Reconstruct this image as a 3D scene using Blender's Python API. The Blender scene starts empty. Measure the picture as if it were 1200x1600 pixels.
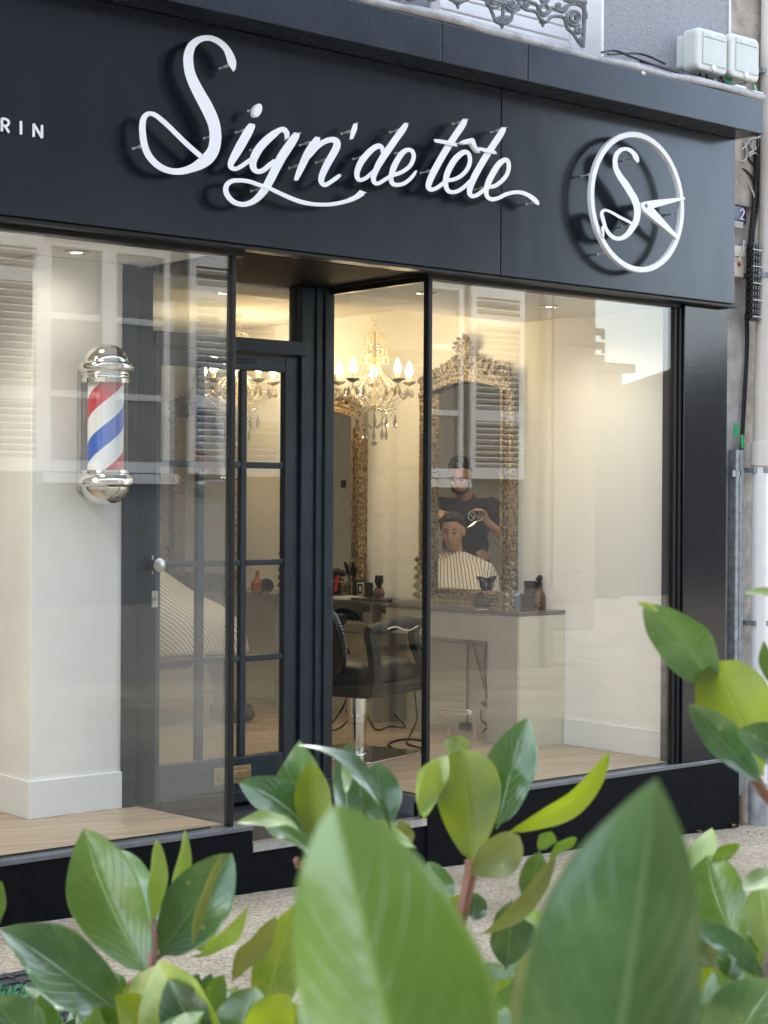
import bpy, bmesh, math, random
import numpy as np
from mathutils import Vector, Matrix, noise
random.seed(7)
R=math.radians; PI=math.pi
sc=bpy.context.scene; COL=sc.collection
# ------------------------------------------------------------------ survey camera (facade lies on y=0, x runs along it, metres)
FPX=2709.8; YAW,PIT,ROL=R(40.0975),R(-.3374),R(.3152); CAM=np.array([0,-5.5,1.5])
_F=np.array([math.sin(YAW)*math.cos(PIT),math.cos(YAW)*math.cos(PIT),math.sin(PIT)])
_R0=np.array([math.cos(YAW),-math.sin(YAW),0.]); _U0=np.cross(_R0,_F)
_R=math.cos(ROL)*_R0+math.sin(ROL)*_U0; _U=-math.sin(ROL)*_R0+math.cos(ROL)*_U0
def ray(u,v): return _F+(u-600)/FPX*_R-(v-800)/FPX*_U
def oy(u,v,y=0.): r=ray(u,v); return CAM+r*((y-CAM[1])/r[1])
def ox(u,v,x): r=ray(u,v); return CAM+r*((x-CAM[0])/r[0])
def oz(u,v,z): r=ray(u,v); return CAM+r*((z-CAM[2])/r[2])
def od(u,v,d): return CAM+ray(u,v)*d
def gz(x): return -.0307*(x-3.2)
# ------------------------------------------------------------------ mesh builder
class MB:
    def __init__(s): s.v=[]; s.f=[]; s.uv=None
    def add(s,vs,fs):
        o=len(s.v); s.v+= [tuple(float(c) for c in p) for p in vs]; s.f+=[tuple(i+o for i in f) for f in fs]; return s
    def box(s,x0,x1,y0,y1,z0,z1,m=None):
        vs=[(x,y,z) for z in(z0,z1) for y in(y0,y1) for x in(x0,x1)]
        if m is not None: vs=[m@Vector(p) for p in vs]
        return s.add(vs,[(0,2,3,1),(4,5,7,6),(0,1,5,4),(2,6,7,3),(0,4,6,2),(1,3,7,5)])
    def rbox(s,x0,x1,y0,y1,z0,z1,r,axis='y',n=4,m=None):
        # box with rounded outline seen along axis
        def rr(a0,a1,b0,b1):
            out=[]
            for (ca,cb,t0) in((a1-r,b1-r,0),(a0+r,b1-r,90),(a0+r,b0+r,180),(a1-r,b0+r,270)):
                for k in range(n+1):
                    t=R(t0+90*k/n); out.append((ca+r*math.cos(t),cb+r*math.sin(t)))
            return out
        if axis=='y': P=rr(x0,x1,z0,z1); a=[(p[0],y0,p[1]) for p in P]; b=[(p[0],y1,p[1]) for p in P]
        elif axis=='z': P=rr(x0,x1,y0,y1); a=[(p[0],p[1],z0) for p in P]; b=[(p[0],p[1],z1) for p in P]
        else: P=rr(y0,y1,z0,z1); a=[(x0,p[0],p[1]) for p in P]; b=[(x1,p[0],p[1]) for p in P]
        vs=a+b
        if m is not None: vs=[m@Vector(p) for p in vs]
        N=len(P); return s.add(vs,[tuple(range(N)),tuple(range(2*N-1,N-1,-1))]+[(i,N+i,N+(i+1)%N,(i+1)%N) for i in range(N)])
    def tube(s,path,r,n=8,caps=True):
        P=[Vector(p) for p in path]; N=len(P); rs=r if isinstance(r,(list,tuple)) else [r]*N
        T=[(P[min(i+1,N-1)]-P[max(i-1,0)]).normalized() for i in range(N)]
        a=Vector((0,0,1)) if abs(T[0].z)<.9 else Vector((1,0,0)); x=T[0].cross(a).normalized(); vs=[]
        for i in range(N):
            x=(x-T[i]*x.dot(T[i]))
            if x.length<1e-6: x=T[i].orthogonal()
            x.normalize(); y=T[i].cross(x)
            for k in range(n):
                t=2*PI*k/n; vs.append(P[i]+(x*math.cos(t)+y*math.sin(t))*rs[i])
        fs=[(i*n+k,i*n+(k+1)%n,(i+1)*n+(k+1)%n,(i+1)*n+k) for i in range(N-1) for k in range(n)]
        if caps: fs+=[tuple(range(n-1,-1,-1)),tuple((N-1)*n+k for k in range(n))]
        return s.add(vs,fs)
    def lathe(s,prof,c=(0,0,0),n=24,m=None,a0=0,a1=2*PI):
        # prof: (radius, z)
        full=abs(a1-a0-2*PI)<1e-6; k1=n if full else n+1; vs=[]
        for (r,z) in prof:
            for k in range(k1):
                t=a0+(a1-a0)*k/n; vs.append(Vector((r*math.cos(t),r*math.sin(t),z)))
        if m is not None: vs=[m@p for p in vs]
        vs=[p+Vector(c) for p in vs]; fs=[]
        for i in range(len(prof)-1):
            for k in range(n):
                fs.append((i*k1+k,i*k1+(k+1)%k1,(i+1)*k1+(k+1)%k1,(i+1)*k1+k))
        return s.add(vs,fs)
    def ball(s,c,r,n=10,sx=1,sy=1,sz=1,m=None):
        pr=[(r*math.sin(PI*i/(n//2+1)),-r*math.cos(PI*i/(n//2+1))) for i in range(n//2+2)]
        pr[0]=(r*.02,-r);pr[-1]=(r*.02,r)
        M=Matrix.Diagonal((sx,sy,sz,1))
        if m is not None: M=m@M
        return s.lathe(pr,c,n,M)
    def prism(s,pts,d):
        # pts: 3d polygon, extruded by vector d
        N=len(pts); P=[Vector(p) for p in pts]; D=Vector(d)
        return s.add(P+[p+D for p in P],[tuple(range(N)),tuple(range(2*N-1,N-1,-1))]+[(i,i+N,(i+1)%N+N,(i+1)%N) for i in range(N)])
    def build(s,name,mat,parent=None,smooth=False,bevel=0,seg=2,local=False,angle=40,recalc=True):
        me=bpy.data.meshes.new(name); off=Vector((0,0,0))
        if parent is not None and not local: off=WORLD(parent)
        me.from_pydata([Vector(p)-off for p in s.v],[],s.f); me.update()
        if recalc: bm=bmesh.new(); bm.from_mesh(me); bmesh.ops.recalc_face_normals(bm,faces=bm.faces); bm.to_mesh(me); bm.free()
        if s.uv:
            l=me.uv_layers.new(name='UVMap')
            for lp in me.loops: l.data[lp.index].uv=s.uv[lp.vertex_index]
        if smooth:
            for p in me.polygons: p.use_smooth=True
            if smooth=='auto':
                try: me.set_sharp_from_angle(angle=R(angle))
                except Exception: pass
        o=bpy.data.objects.new(name,me); COL.objects.link(o)
        if mat is not None: me.materials.append(mat)
        if parent is not None: o.parent=parent
        if bevel:
            b=o.modifiers.new('bevel','BEVEL'); b.width=bevel; b.segments=seg; b.limit_method='ANGLE'; b.angle_limit=R(35); b.harden_normals=False
        return o
def WORLD(o):
    v=Vector(o.location)
    while o.parent is not None: o=o.parent; v=v+Vector(o.location)
    return v
def tag(o,label,cat,group=None,kind=None):
    if label: o['label']=label
    if cat: o['category']=cat
    if group: o['group']=group
    if kind: o['kind']=kind
    return o
def thing(name,label,cat,loc=(0,0,0),group=None,rz=0):
    o=bpy.data.objects.new(name,None); o.empty_display_size=.1; COL.objects.link(o); o.location=[float(c) for c in loc]; o.rotation_euler=(0,0,rz)
    return tag(o,label,cat,group)
def struct(o): o['kind']='structure'; return o
def copy_tree(o,parent=None):
    c=o.copy(); COL.objects.link(c)
    if parent is not None: c.parent=parent
    for ch in list(o.children): copy_tree(ch,c)
    return c
def catmull(P,n=8):
    P=[np.array(p,float) for p in P]; P=[2*P[0]-P[1]]+P+[2*P[-1]-P[-2]]; out=[]
    for i in range(1,len(P)-2):
        a,b,c,d=P[i-1:i+3]
        for k in range(n):
            t=k/n; out.append(.5*((2*b)+(-a+c)*t+(2*a-5*b+4*c-d)*t*t+(-a+3*b-3*c+d)*t**3))
    out.append(P[-2]); return out
def spiral(c,r0,r1,t0,t1,ax,ay,n=18):
    c=np.array(c,float);ax=np.array(ax,float);ay=np.array(ay,float)
    return [c+(r0+(r1-r0)*k/n)*(math.cos(t0+(t1-t0)*k/n)*ax+math.sin(t0+(t1-t0)*k/n)*ay) for k in range(n+1)]
# ------------------------------------------------------------------ materials
def newmat(name):
    m=bpy.data.materials.new(name); m.use_nodes=True; nt=m.node_tree
    return m,nt,nt.nodes,nt.links,nt.nodes['Principled BSDF']
def M(name,c,rough=.5,metal=0,var=.08,vs=6,bump=0,bs=60,coat=0,spec=.5,c2=None,rvar=.06,stretch=None,detail=4,trans=0,tintspec=None):
    m,nt,N,L,b=newmat(name)
    tc=N.new('ShaderNodeTexCoord'); mp=N.new('ShaderNodeMapping'); L.new(tc.outputs['Object'],mp.inputs[0])
    if stretch: mp.inputs['Scale'].default_value=stretch
    n=N.new('ShaderNodeTexNoise'); n.inputs['Scale'].default_value=vs; n.inputs['Detail'].default_value=detail; L.new(mp.outputs[0],n.inputs[0])
    cr=N.new('ShaderNodeValToRGB'); cr.color_ramp.elements[0].position=.3; cr.color_ramp.elements[1].position=.7
    a=[max(0,x*(1-var)) for x in c]; d=[min(1,x*(1+var)) for x in (c2 or c)]
    cr.color_ramp.elements[0].color=(*a,1); cr.color_ramp.elements[1].color=(*d,1)
    L.new(n.outputs[0],cr.inputs[0]); L.new(cr.outputs[0],b.inputs['Base Color'])
    mr=N.new('ShaderNodeMapRange'); mr.inputs['To Min'].default_value=max(0,rough-rvar); mr.inputs['To Max'].default_value=min(1,rough+rvar)
    n2=N.new('ShaderNodeTexNoise'); n2.inputs['Scale'].default_value=vs*2.3; n2.inputs['Detail'].default_value=5; L.new(mp.outputs[0],n2.inputs[0])
    L.new(n2.outputs[0],mr.inputs[0]); L.new(mr.outputs[0],b.inputs['Roughness'])
    if tintspec: b.inputs['Specular Tint'].default_value=(*tintspec,1)
    b.inputs['Metallic'].default_value=metal; b.inputs['Specular IOR Level'].default_value=spec; b.inputs['Coat Weight'].default_value=coat
    if trans: b.inputs['Transmission Weight'].default_value=trans
    if bump:
        n3=N.new('ShaderNodeTexNoise'); n3.inputs['Scale'].default_value=bs; n3.inputs['Detail'].default_value=6; L.new(tc.outputs['Object'],n3.inputs[0])
        bp=N.new('ShaderNodeBump'); bp.inputs['Strength'].default_value=bump; bp.inputs['Distance'].default_value=.01; L.new(n3.outputs[0],bp.inputs['Height']); L.new(bp.outputs[0],b.inputs['Normal'])
    return m
def glassmat(name,tint=(.97,.985,.98),ior=1.5,dust=0,wav=None):
    m,nt,N,L,b=newmat(name); N.remove(b); out=N['Material Output']
    g=N.new('ShaderNodeNewGeometry'); mx=N.new('ShaderNodeMix'); mx.inputs[2].default_value=ior; mx.inputs[3].default_value=1/ior
    L.new(g.outputs['Backfacing'],mx.inputs[0]); fr=N.new('ShaderNodeFresnel'); L.new(mx.outputs[0],fr.inputs[0])
    t=N.new('ShaderNodeBsdfTransparent'); t.inputs[0].default_value=(*tint,1); gl=N.new('ShaderNodeBsdfGlossy'); gl.inputs['Roughness'].default_value=.0
    s=N.new('ShaderNodeMixShader'); L.new(fr.outputs[0],s.inputs[0]); L.new(t.outputs[0],s.inputs[1]); L.new(gl.outputs[0],s.inputs[2])
    # slight waviness of the panes
    tc=N.new('ShaderNodeTexCoord'); n=N.new('ShaderNodeTexNoise'); n.inputs['Scale'].default_value=1.1; n.inputs['Detail'].default_value=1; L.new(tc.outputs['Object'],n.inputs[0])
    bp=N.new('ShaderNodeBump'); bp.inputs['Strength'].default_value=.012 if wav is None else wav; bp.inputs['Distance'].default_value=.02; L.new(n.outputs[0],bp.inputs['Height']); L.new(bp.outputs[0],gl.inputs['Normal'])
    last=s
    if dust:
        d=N.new('ShaderNodeBsdfDiffuse'); d.inputs[0].default_value=(.5,.49,.46,1)
        n2=N.new('ShaderNodeTexNoise'); n2.inputs['Scale'].default_value=6; n2.inputs['Detail'].default_value=6; mp=N.new('ShaderNodeMapping'); mp.inputs['Scale'].default_value=(6,6,.8); L.new(tc.outputs['Object'],mp.inputs[0]); L.new(mp.outputs[0],n2.inputs[0])
        sx=N.new('ShaderNodeSeparateXYZ'); L.new(tc.outputs['Object'],sx.inputs[0])
        mr=N.new('ShaderNodeMapRange'); mr.inputs['From Min'].default_value=.25; mr.inputs['From Max'].default_value=1.3; mr.inputs['To Min'].default_value=dust; mr.inputs['To Max'].default_value=dust*.12; L.new(sx.outputs[2],mr.inputs[0])
        mu=N.new('ShaderNodeMath'); mu.operation='MULTIPLY'; L.new(mr.outputs[0],mu.inputs[0]); L.new(n2.outputs[0],mu.inputs[1])
        s2=N.new('ShaderNodeMixShader'); L.new(mu.outputs[0],s2.inputs[0]); L.new(s.outputs[0],s2.inputs[1]); L.new(d.outputs[0],s2.inputs[2]); last=s2
    L.new(last.outputs[0],out.inputs[0]); return m
def emit(name,c,st):
    m,nt,N,L,b=newmat(name); b.inputs['Emission Color'].default_value=(*c,1); b.inputs['Emission Strength'].default_value=st; b.inputs['Base Color'].default_value=(*c,1); return m

NAVY=(.016,.019,.026)
m_panel=M('fascia coated sheet',(.006,.008,.013),.21,0,.25,3,.012,220,spec=.57,rvar=.07,tintspec=(.77,.88,1.0),stretch=(1,1,.35))
m_cornice=M('cornice coated sheet',(.011,.015,.024),.27,0,.2,3,.012,25,spec=.55,rvar=.07,tintspec=(.75,.88,1.0))
m_pillar=M('pillar gloss sheet',(.004,.005,.010),.12,0,.15,4,.01,60,spec=.45,rvar=.03)
m_black=M('black aluminium',(.006,.007,.009),.42,0,.15,9,spec=.35)
m_plinth=M('black plinth board',(.003,.004,.006),.65,0,.35,30,.06,80,rvar=.08,spec=.1)
m_sill=M('grey sill metal',(.16,.17,.185),.4,.4,.15,12)
m_door=M('dark blue door paint',(.020,.032,.048),.34,0,.18,9,.05,50,spec=.5)
m_surround=M('blue black frame paint',(.020,.031,.046),.38,0,.25,7,.05,40,spec=.45)
m_white=M('white sign letter',(.80,.81,.82),.35,0,.02,9)
m_side=M('letter return',(.62,.6,.58),.4,.2,.05,9)
m_screw=M('nickel stud',(.66,.63,.58),.4,.3,.1,30)
m_interior=M('cream plaster',(.89,.885,.84),.7,0,.03,1.5)
m_pale=M('pale pillar plaster',(.86,.845,.81),.6,0,.09,2.6,.03,14,stretch=(1,1,.5))
m_ceil=M('ceiling paint',(.80,.78,.73),.8,0,.02,2)
m_skirt=M('white skirting',(.86,.87,.86),.4,0,.02,4)
m_rough=M('grey roughcast',(.34,.345,.37),.9,0,.12,45,.9,110)
m_stone=M('weathered cement render',(.42,.40,.375),.9,0,.22,9,.5,70,c2=(.46,.45,.43))
m_beige=M('old stained render',(.40,.36,.31),.9,0,.3,12,.6,60)
m_zinc=M('lead flashing',(.30,.295,.29),.5,.35,.3,14,.25,25)
m_galv=M('galvanised steel',(.30,.34,.37),.45,.6,.25,28)
m_pvc=M('cream drainpipe paint',(.68,.63,.56),.4,0,.05,5)
m_pvcw=M('white drainpipe paint',(.82,.82,.81),.35,0,.04,9)
m_box=M('pale grey plastic',(.62,.65,.60),.42,0,.03,8)
m_cable=M('black cable',(.014,.014,.016),.5,0,.2,20)
m_wcable=M('white cable',(.62,.6,.55),.5,0,.1,20)
m_green=M('green cable tag',(.02,.30,.11),.45,0,.15,20)
m_blue=M('blue enamel',(.03,.035,.16),.25,0,.2,20)
m_iron=M('grey wrought iron',(.17,.18,.19),.55,.3,.35,30,.2,80)
m_rust=M('rusty iron',(.20,.12,.10),.7,.1,.3,40)
m_wood=None
m_chrome=M('chrome',(.82,.80,.76),.07,1,.02,9)
m_brass=M('aged brass',(.45,.36,.20),.35,1,.2,18)
m_gold=M('antique gilt',(.15,.105,.06),.5,.55,.6,70,.8,110,c2=(.38,.29,.18))
m_silvergilt=M('antique silver gilt',(.19,.165,.13),.5,.5,.6,70,.8,110,c2=(.44,.40,.33))
m_mirror=M('mirror glass',(.80,.82,.81),.01,1,.0,3,rvar=0)
m_leather=M('black leather',(.013,.013,.015),.42,0,.2,40,.12,180,spec=.5)
m_lacq=M('black lacquer wood',(.012,.012,.014),.3,0,.15,20)
m_cons=M('champagne lacquer',(.70,.68,.53),.16,0,.015,3,spec=.4,rvar=.02)
m_consdark=M('grey lacquer',(.38,.37,.32),.28,0,.02,3,rvar=.02)
m_plastic=M('black plastic',(.014,.014,.016),.3,0,.2,20)
m_amber=M('amber glass',(.10,.03,.008),.08,0,.1,20,spec=.7)
m_red=M('red plastic',(.40,.02,.03),.3,0,.1,20)
m_bluep=M('blue plastic cup',(.20,.42,.55),.15,0,.1,20)
m_paper=M('paper',(.6,.59,.55),.6,0,.1,20)
m_whitep=M('white plastic',(.72,.72,.70),.35,0,.05,20)
m_skin=M('skin',(.52,.31,.22),.5,0,.10,14,.15,60)
m_tee=M('black cotton',(.012,.012,.014),.85,0,.15,30,.2,120)
m_hair=M('dark hair',(.02,.016,.013),.55,0,.4,80,.6,150)
m_jeans=M('dark denim',(.03,.035,.05),.85,0,.2,30)
m_shoe=M('black shoe',(.02,.02,.02),.5,0,.1,30)
m_eye=M('eye',(.16,.12,.10),.2,0,.03,20)
m_iris=M('dark iris',(.03,.02,.015),.15,0,.1,20)
m_lip=M('lips',(.42,.17,.14),.45,0,.06,20)
m_cream=M('cream chandelier enamel',(.72,.62,.42),.3,0,.08,15,spec=.6)
m_crystal=M('crystal',(.86,.84,.78),.04,0,.02,9,spec=1,trans=.55)
m_bulb=emit('lit candle bulb',(1,.74,.42),19)
m_down=emit('lit downlight',(1,.92,.80),5)
m_dark=M('dark void',(.012,.012,.014),.8,0,.1,5)
m_glass=glassmat('window glass',(.97,.985,.98),1.62)
m_oldglass=glassmat('old wavy door glass',(.95,.955,.94),1.6,.0001,.10)
m_dusty=glassmat('dusty window glass',(.94,.955,.95),1.75,.07)
m_tubeglass=glassmat('clear tube glass',(.985,.99,.99),1.45)
m_redblue=None
def parquet():
    m,nt,N,L,b=newmat('light oak boards'); tc=N.new('ShaderNodeTexCoord'); mp=N.new('ShaderNodeMapping'); mp.inputs['Rotation'].default_value=(0,0,R(20)); L.new(tc.outputs['Object'],mp.inputs[0])
    br=N.new('ShaderNodeTexBrick'); br.inputs['Scale'].default_value=1; br.inputs['Brick Width'].default_value=1.3; br.inputs['Row Height'].default_value=.14; br.inputs['Mortar Size'].default_value=.0014; br.inputs['Mortar Smooth'].default_value=.2
    br.inputs['Color1'].default_value=(.42,.31,.21,1); br.inputs['Color2'].default_value=(.50,.39,.28,1); br.inputs['Mortar'].default_value=(.22,.16,.1,1); L.new(mp.outputs[0],br.inputs[0])
    mp2=N.new('ShaderNodeMapping'); mp2.inputs['Scale'].default_value=(2.2,26,1); L.new(mp.outputs[0],mp2.inputs[0]); n=N.new('ShaderNodeTexNoise'); n.inputs['Scale'].default_value=1; n.inputs['Detail'].default_value=6; L.new(mp2.outputs[0],n.inputs[0])
    mx=N.new('ShaderNodeMix'); mx.data_type='RGBA'; mx.blend_type='OVERLAY'; mx.inputs[0].default_value=.55; L.new(br.outputs[0],mx.inputs[6]); L.new(n.outputs[0],mx.inputs[7]); L.new(mx.outputs[2],b.inputs['Base Color']); b.inputs['Roughness'].default_value=.42; return m
m_wood=parquet()
def gravel():
    m,nt,N,L,b=newmat('exposed aggregate'); tc=N.new('ShaderNodeTexCoord')
    v=N.new('ShaderNodeTexVoronoi'); v.inputs['Scale'].default_value=95; L.new(tc.outputs['Object'],v.inputs[0])
    cr=N.new('ShaderNodeValToRGB'); e=cr.color_ramp.elements; e[0].position=.0; e[0].color=(.30,.245,.17,1); e[1].position=1; e[1].color=(.68,.60,.46,1)
    for p,c in((.35,(.48,.40,.28,1)),(.6,(.58,.50,.37,1)),(.8,(.38,.32,.24,1))): x=e.new(p); x.color=c
    sp=N.new('ShaderNodeSeparateColor'); L.new(v.outputs['Color'],sp.inputs[0]); L.new(sp.outputs[0],cr.inputs[0])
    n=N.new('ShaderNodeTexNoise'); n.inputs['Scale'].default_value=1.6; n.inputs['Detail'].default_value=6; L.new(tc.outputs['Object'],n.inputs[0])
    cr2=N.new('ShaderNodeValToRGB'); cr2.color_ramp.elements[0].position=.35; cr2.color_ramp.elements[0].color=(.58,.57,.54,1); cr2.color_ramp.elements[1].position=.65; cr2.color_ramp.elements[1].color=(1,1,1,1); L.new(n.outputs[0],cr2.inputs[0])
    mx=N.new('ShaderNodeMix'); mx.data_type='RGBA'; mx.blend_type='MULTIPLY'; mx.inputs[0].default_value=1; L.new(cr.outputs[0],mx.inputs[6]); L.new(cr2.outputs[0],mx.inputs[7]); L.new(mx.outputs[2],b.inputs['Base Color'])
    bp=N.new('ShaderNodeBump'); bp.inputs['Strength'].default_value=.8; bp.inputs['Distance'].default_value=.006; bp.invert=True; L.new(v.outputs['Distance'],bp.inputs['Height']); L.new(bp.outputs[0],b.inputs['Normal']); b.inputs['Roughness'].default_value=.85; return m
m_gravel=gravel()
def stripes_mat():
    m,nt,N,L,b=newmat('pole stripes'); uv=N.new('ShaderNodeUVMap'); sp=N.new('ShaderNodeSeparateXYZ'); L.new(uv.outputs[0],sp.inputs[0])
    fr=N.new('ShaderNodeMath'); fr.operation='FRACT'; L.new(sp.outputs[0],fr.inputs[0])
    cr=N.new('ShaderNodeValToRGB'); cr.color_ramp.interpolation='CONSTANT'; e=cr.color_ramp.elements
    W=(.86,.87,.88,1); e[0].position=0; e[0].color=(.58,.010,.02,1); e[1].position=.24; e[1].color=W
    x=e.new(.5); x.color=(.008,.10,.56,1); x=e.new(.74); x.color=W
    L.new(fr.outputs[0],cr.inputs[0]); L.new(cr.outputs[0],b.inputs['Base Color']); b.inputs['Roughness'].default_value=.3; return m
m_redblue=stripes_mat()
def cape_mat():
    m,nt,N,L,b=newmat('striped cape cloth'); uv=N.new('ShaderNodeUVMap'); sp=N.new('ShaderNodeSeparateXYZ'); L.new(uv.outputs[0],sp.inputs[0])
    mu=N.new('ShaderNodeMath'); mu.operation='MULTIPLY'; mu.inputs[1].default_value=29; L.new(sp.outputs[1],mu.inputs[0])
    fr=N.new('ShaderNodeMath'); fr.operation='FRACT'; L.new(mu.outputs[0],fr.inputs[0])
    cr=N.new('ShaderNodeValToRGB'); cr.color_ramp.interpolation='CONSTANT'; e=cr.color_ramp.elements; e[0].color=(.012,.012,.018,1); e[1].position=.2; e[1].color=(.80,.76,.74,1)
    L.new(fr.outputs[0],cr.inputs[0]); L.new(cr.outputs[0],b.inputs['Base Color']); b.inputs['Roughness'].default_value=.6; return m
m_cape=cape_mat()
def leafmat(name,top,under,blotch,bl=.3,rib=(.30,.40,.12),rough=.3,trl=.28,tint=(.35,.50,.04)):
    m,nt,N,L,b=newmat(name); out=N['Material Output']; uv=N.new('ShaderNodeUVMap'); sp=N.new('ShaderNodeSeparateXYZ'); L.new(uv.outputs[0],sp.inputs[0])
    def math_(op,a,bb,c=None):
        n=N.new('ShaderNodeMath'); n.operation=op
        for i,x in enumerate((a,bb,c)):
            if x is None: continue
            if isinstance(x,(int,float)): n.inputs[i].default_value=x
            else: L.new(x,n.inputs[i])
        return n.outputs[0]
    t=math_('ABSOLUTE',math_('SUBTRACT',sp.outputs[0],.5),None); s=sp.outputs[1]
    tc=N.new('ShaderNodeTexCoord'); oi=N.new('ShaderNodeObjectInfo'); ge=N.new('ShaderNodeNewGeometry')
    n=N.new('ShaderNodeTexNoise'); n.inputs['Scale'].default_value=38; n.inputs['Detail'].default_value=5; n.inputs['Roughness'].default_value=.65; L.new(tc.outputs['Object'],n.inputs[0])
    cr=N.new('ShaderNodeValToRGB'); cr.color_ramp.elements[0].position=.62-bl*.5; cr.color_ramp.elements[0].color=(*top,1); cr.color_ramp.elements[1].position=.72; cr.color_ramp.elements[1].color=(*blotch,1); L.new(n.outputs[0],cr.inputs[0])
    # random shade per leaf
    n5=N.new('ShaderNodeTexNoise'); n5.inputs['Scale'].default_value=17; n5.inputs['Detail'].default_value=3; L.new(tc.outputs['Object'],n5.inputs[0]); sh=N.new('ShaderNodeMapRange'); sh.inputs['From Min'].default_value=.3; sh.inputs['From Max'].default_value=.7; sh.inputs['To Min'].default_value=.72; sh.inputs['To Max'].default_value=1.2; L.new(n5.outputs[0],sh.inputs[0])
    vo=N.new('ShaderNodeTexVoronoi'); vo.inputs['Scale'].default_value=70; L.new(tc.outputs['Object'],vo.inputs[0]); sp_=N.new('ShaderNodeMapRange'); sp_.inputs['From Min'].default_value=.06; sp_.inputs['From Max'].default_value=.16; sp_.inputs['To Min'].default_value=.7; sp_.inputs['To Max'].default_value=0; L.new(vo.outputs['Distance'],sp_.inputs[0]); gt=N.new('ShaderNodeMath'); gt.operation='GREATER_THAN'; gt.inputs[1].default_value=.56; L.new(n5.outputs[0],gt.inputs[0]); sm=N.new('ShaderNodeMath'); sm.operation='MULTIPLY'; L.new(sp_.outputs[0],sm.inputs[0]); L.new(gt.outputs[0],sm.inputs[1]); mxs=N.new('ShaderNodeMix'); mxs.data_type='RGBA'; L.new(sm.outputs[0],mxs.inputs[0]); L.new(cr.outputs[0],mxs.inputs[6]); mxs.inputs[7].default_value=(.30,.26,.10,1)
    hs0=N.new('ShaderNodeHueSaturation'); L.new(mxs.outputs[2],hs0.inputs['Color']); L.new(sh.outputs[0],hs0.inputs['Value'])
    hs=N.new('ShaderNodeHueSaturation'); L.new(hs0.outputs[0],hs.inputs['Color']); mr=N.new('ShaderNodeMapRange'); L.new(ge.outputs['Random Per Island'],mr.inputs[0]); mr.inputs['To Min'].default_value=.75; mr.inputs['To Max'].default_value=1.3; L.new(mr.outputs[0],hs.inputs['Value'])
    # midrib and side veins
    ribm=N.new('ShaderNodeMapRange'); ribm.inputs['From Min'].default_value=.008; ribm.inputs['From Max'].default_value=.03; ribm.inputs['To Min'].default_value=.75; ribm.inputs['To Max'].default_value=0; L.new(t,ribm.inputs[0])
    vv=math_('FRACT',math_('SUBTRACT',math_('MULTIPLY',s,9),math_('MULTIPLY',t,7)),None); vd=math_('ABSOLUTE',math_('SUBTRACT',vv,.5),None)
    vm=N.new('ShaderNodeMapRange'); vm.inputs['From Min'].default_value=.0; vm.inputs['From Max'].default_value=.09; vm.inputs['To Min'].default_value=.24; vm.inputs['To Max'].default_value=0; L.new(vd,vm.inputs[0])
    em=N.new('ShaderNodeMapRange'); em.inputs['From Min'].default_value=.465; em.inputs['From Max'].default_value=.5; em.inputs['To Min'].default_value=0; em.inputs['To Max'].default_value=.85; L.new(t,em.inputs[0])
    tp=N.new('ShaderNodeMapRange'); tp.inputs['From Min'].default_value=.78; tp.inputs['From Max'].default_value=1.0; tp.inputs['To Max'].default_value=.55; L.new(s,tp.inputs[0])
    fac=math_('MAXIMUM',math_('MAXIMUM',math_('MAXIMUM',ribm.outputs[0],vm.outputs[0]),em.outputs[0]),tp.outputs[0])
    mx=N.new('ShaderNodeMix'); mx.data_type='RGBA'; L.new(fac,mx.inputs[0]); L.new(hs.outputs[0],mx.inputs[6]); mx.inputs[7].default_value=(*rib,1)
    mu=N.new('ShaderNodeMix'); mu.data_type='RGBA'; L.new(ge.outputs['Backfacing'],mu.inputs[0]); L.new(hs.outputs[0],mu.inputs[6]); mu.inputs[7].default_value=(*under,1); L.new(mu.outputs[2],mx.inputs[6])
    L.new(mx.outputs[2],b.inputs['Base Color']); b.inputs['Roughness'].default_value=rough; b.inputs['Specular IOR Level'].default_value=.8
    bp=N.new('ShaderNodeBump'); bp.inputs['Strength'].default_value=.35; bp.inputs['Distance'].default_value=.002; L.new(math_('ADD',math_('MULTIPLY',fac,1.0),n.outputs[0]),bp.inputs['Height']); L.new(bp.outputs[0],b.inputs['Normal'])
    tr=N.new('ShaderNodeBsdfTranslucent'); tr.inputs[0].default_value=(*tint,1); ms=N.new('ShaderNodeMixShader'); ms.inputs[0].default_value=trl; L.new(b.outputs[0],ms.inputs[1]); L.new(tr.outputs[0],ms.inputs[2]); L.new(ms.outputs[0],out.inputs[0]); return m
m_leaf={'g':leafmat('leaf mid green',(.046,.118,.013),(.09,.15,.03),(.10,.18,.026),.3,rib=(.15,.24,.06),rough=.22,trl=.15,tint=(.25,.42,.03)),
 'b':leafmat('leaf blue green',(.030,.092,.027),(.09,.14,.045),(.075,.155,.045),rib=(.14,.23,.09),rough=.18,trl=.1,tint=(.2,.38,.05)),
 'y':leafmat('leaf variegated yellow',(.12,.22,.04),(.20,.27,.07),(.46,.42,.08),.5,rib=(.42,.44,.15),trl=.25),
 'o':leafmat('leaf backlit olive',(.09,.125,.008),(.11,.15,.012),(.12,.165,.015),rib=(.12,.17,.015),rough=.5,trl=.45,tint=(.28,.36,.01)),
 'p':leafmat('leaf pale young',(.20,.29,.10),(.32,.36,.17),(.28,.36,.13),rib=(.36,.43,.2),rough=.35,trl=.25),
 'd':leafmat('leaf dull underside',(.10,.125,.04),(.14,.15,.06),(.13,.15,.05),rib=(.16,.18,.06),rough=.45,trl=.25,tint=(.25,.28,.04))}
m_stem=M('red brown stem',(.20,.09,.06),.55,0,.3,40,.3,90)
m_bark=M('shrub bark',(.14,.11,.08),.8,0,.3,30,.4,80)
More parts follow.
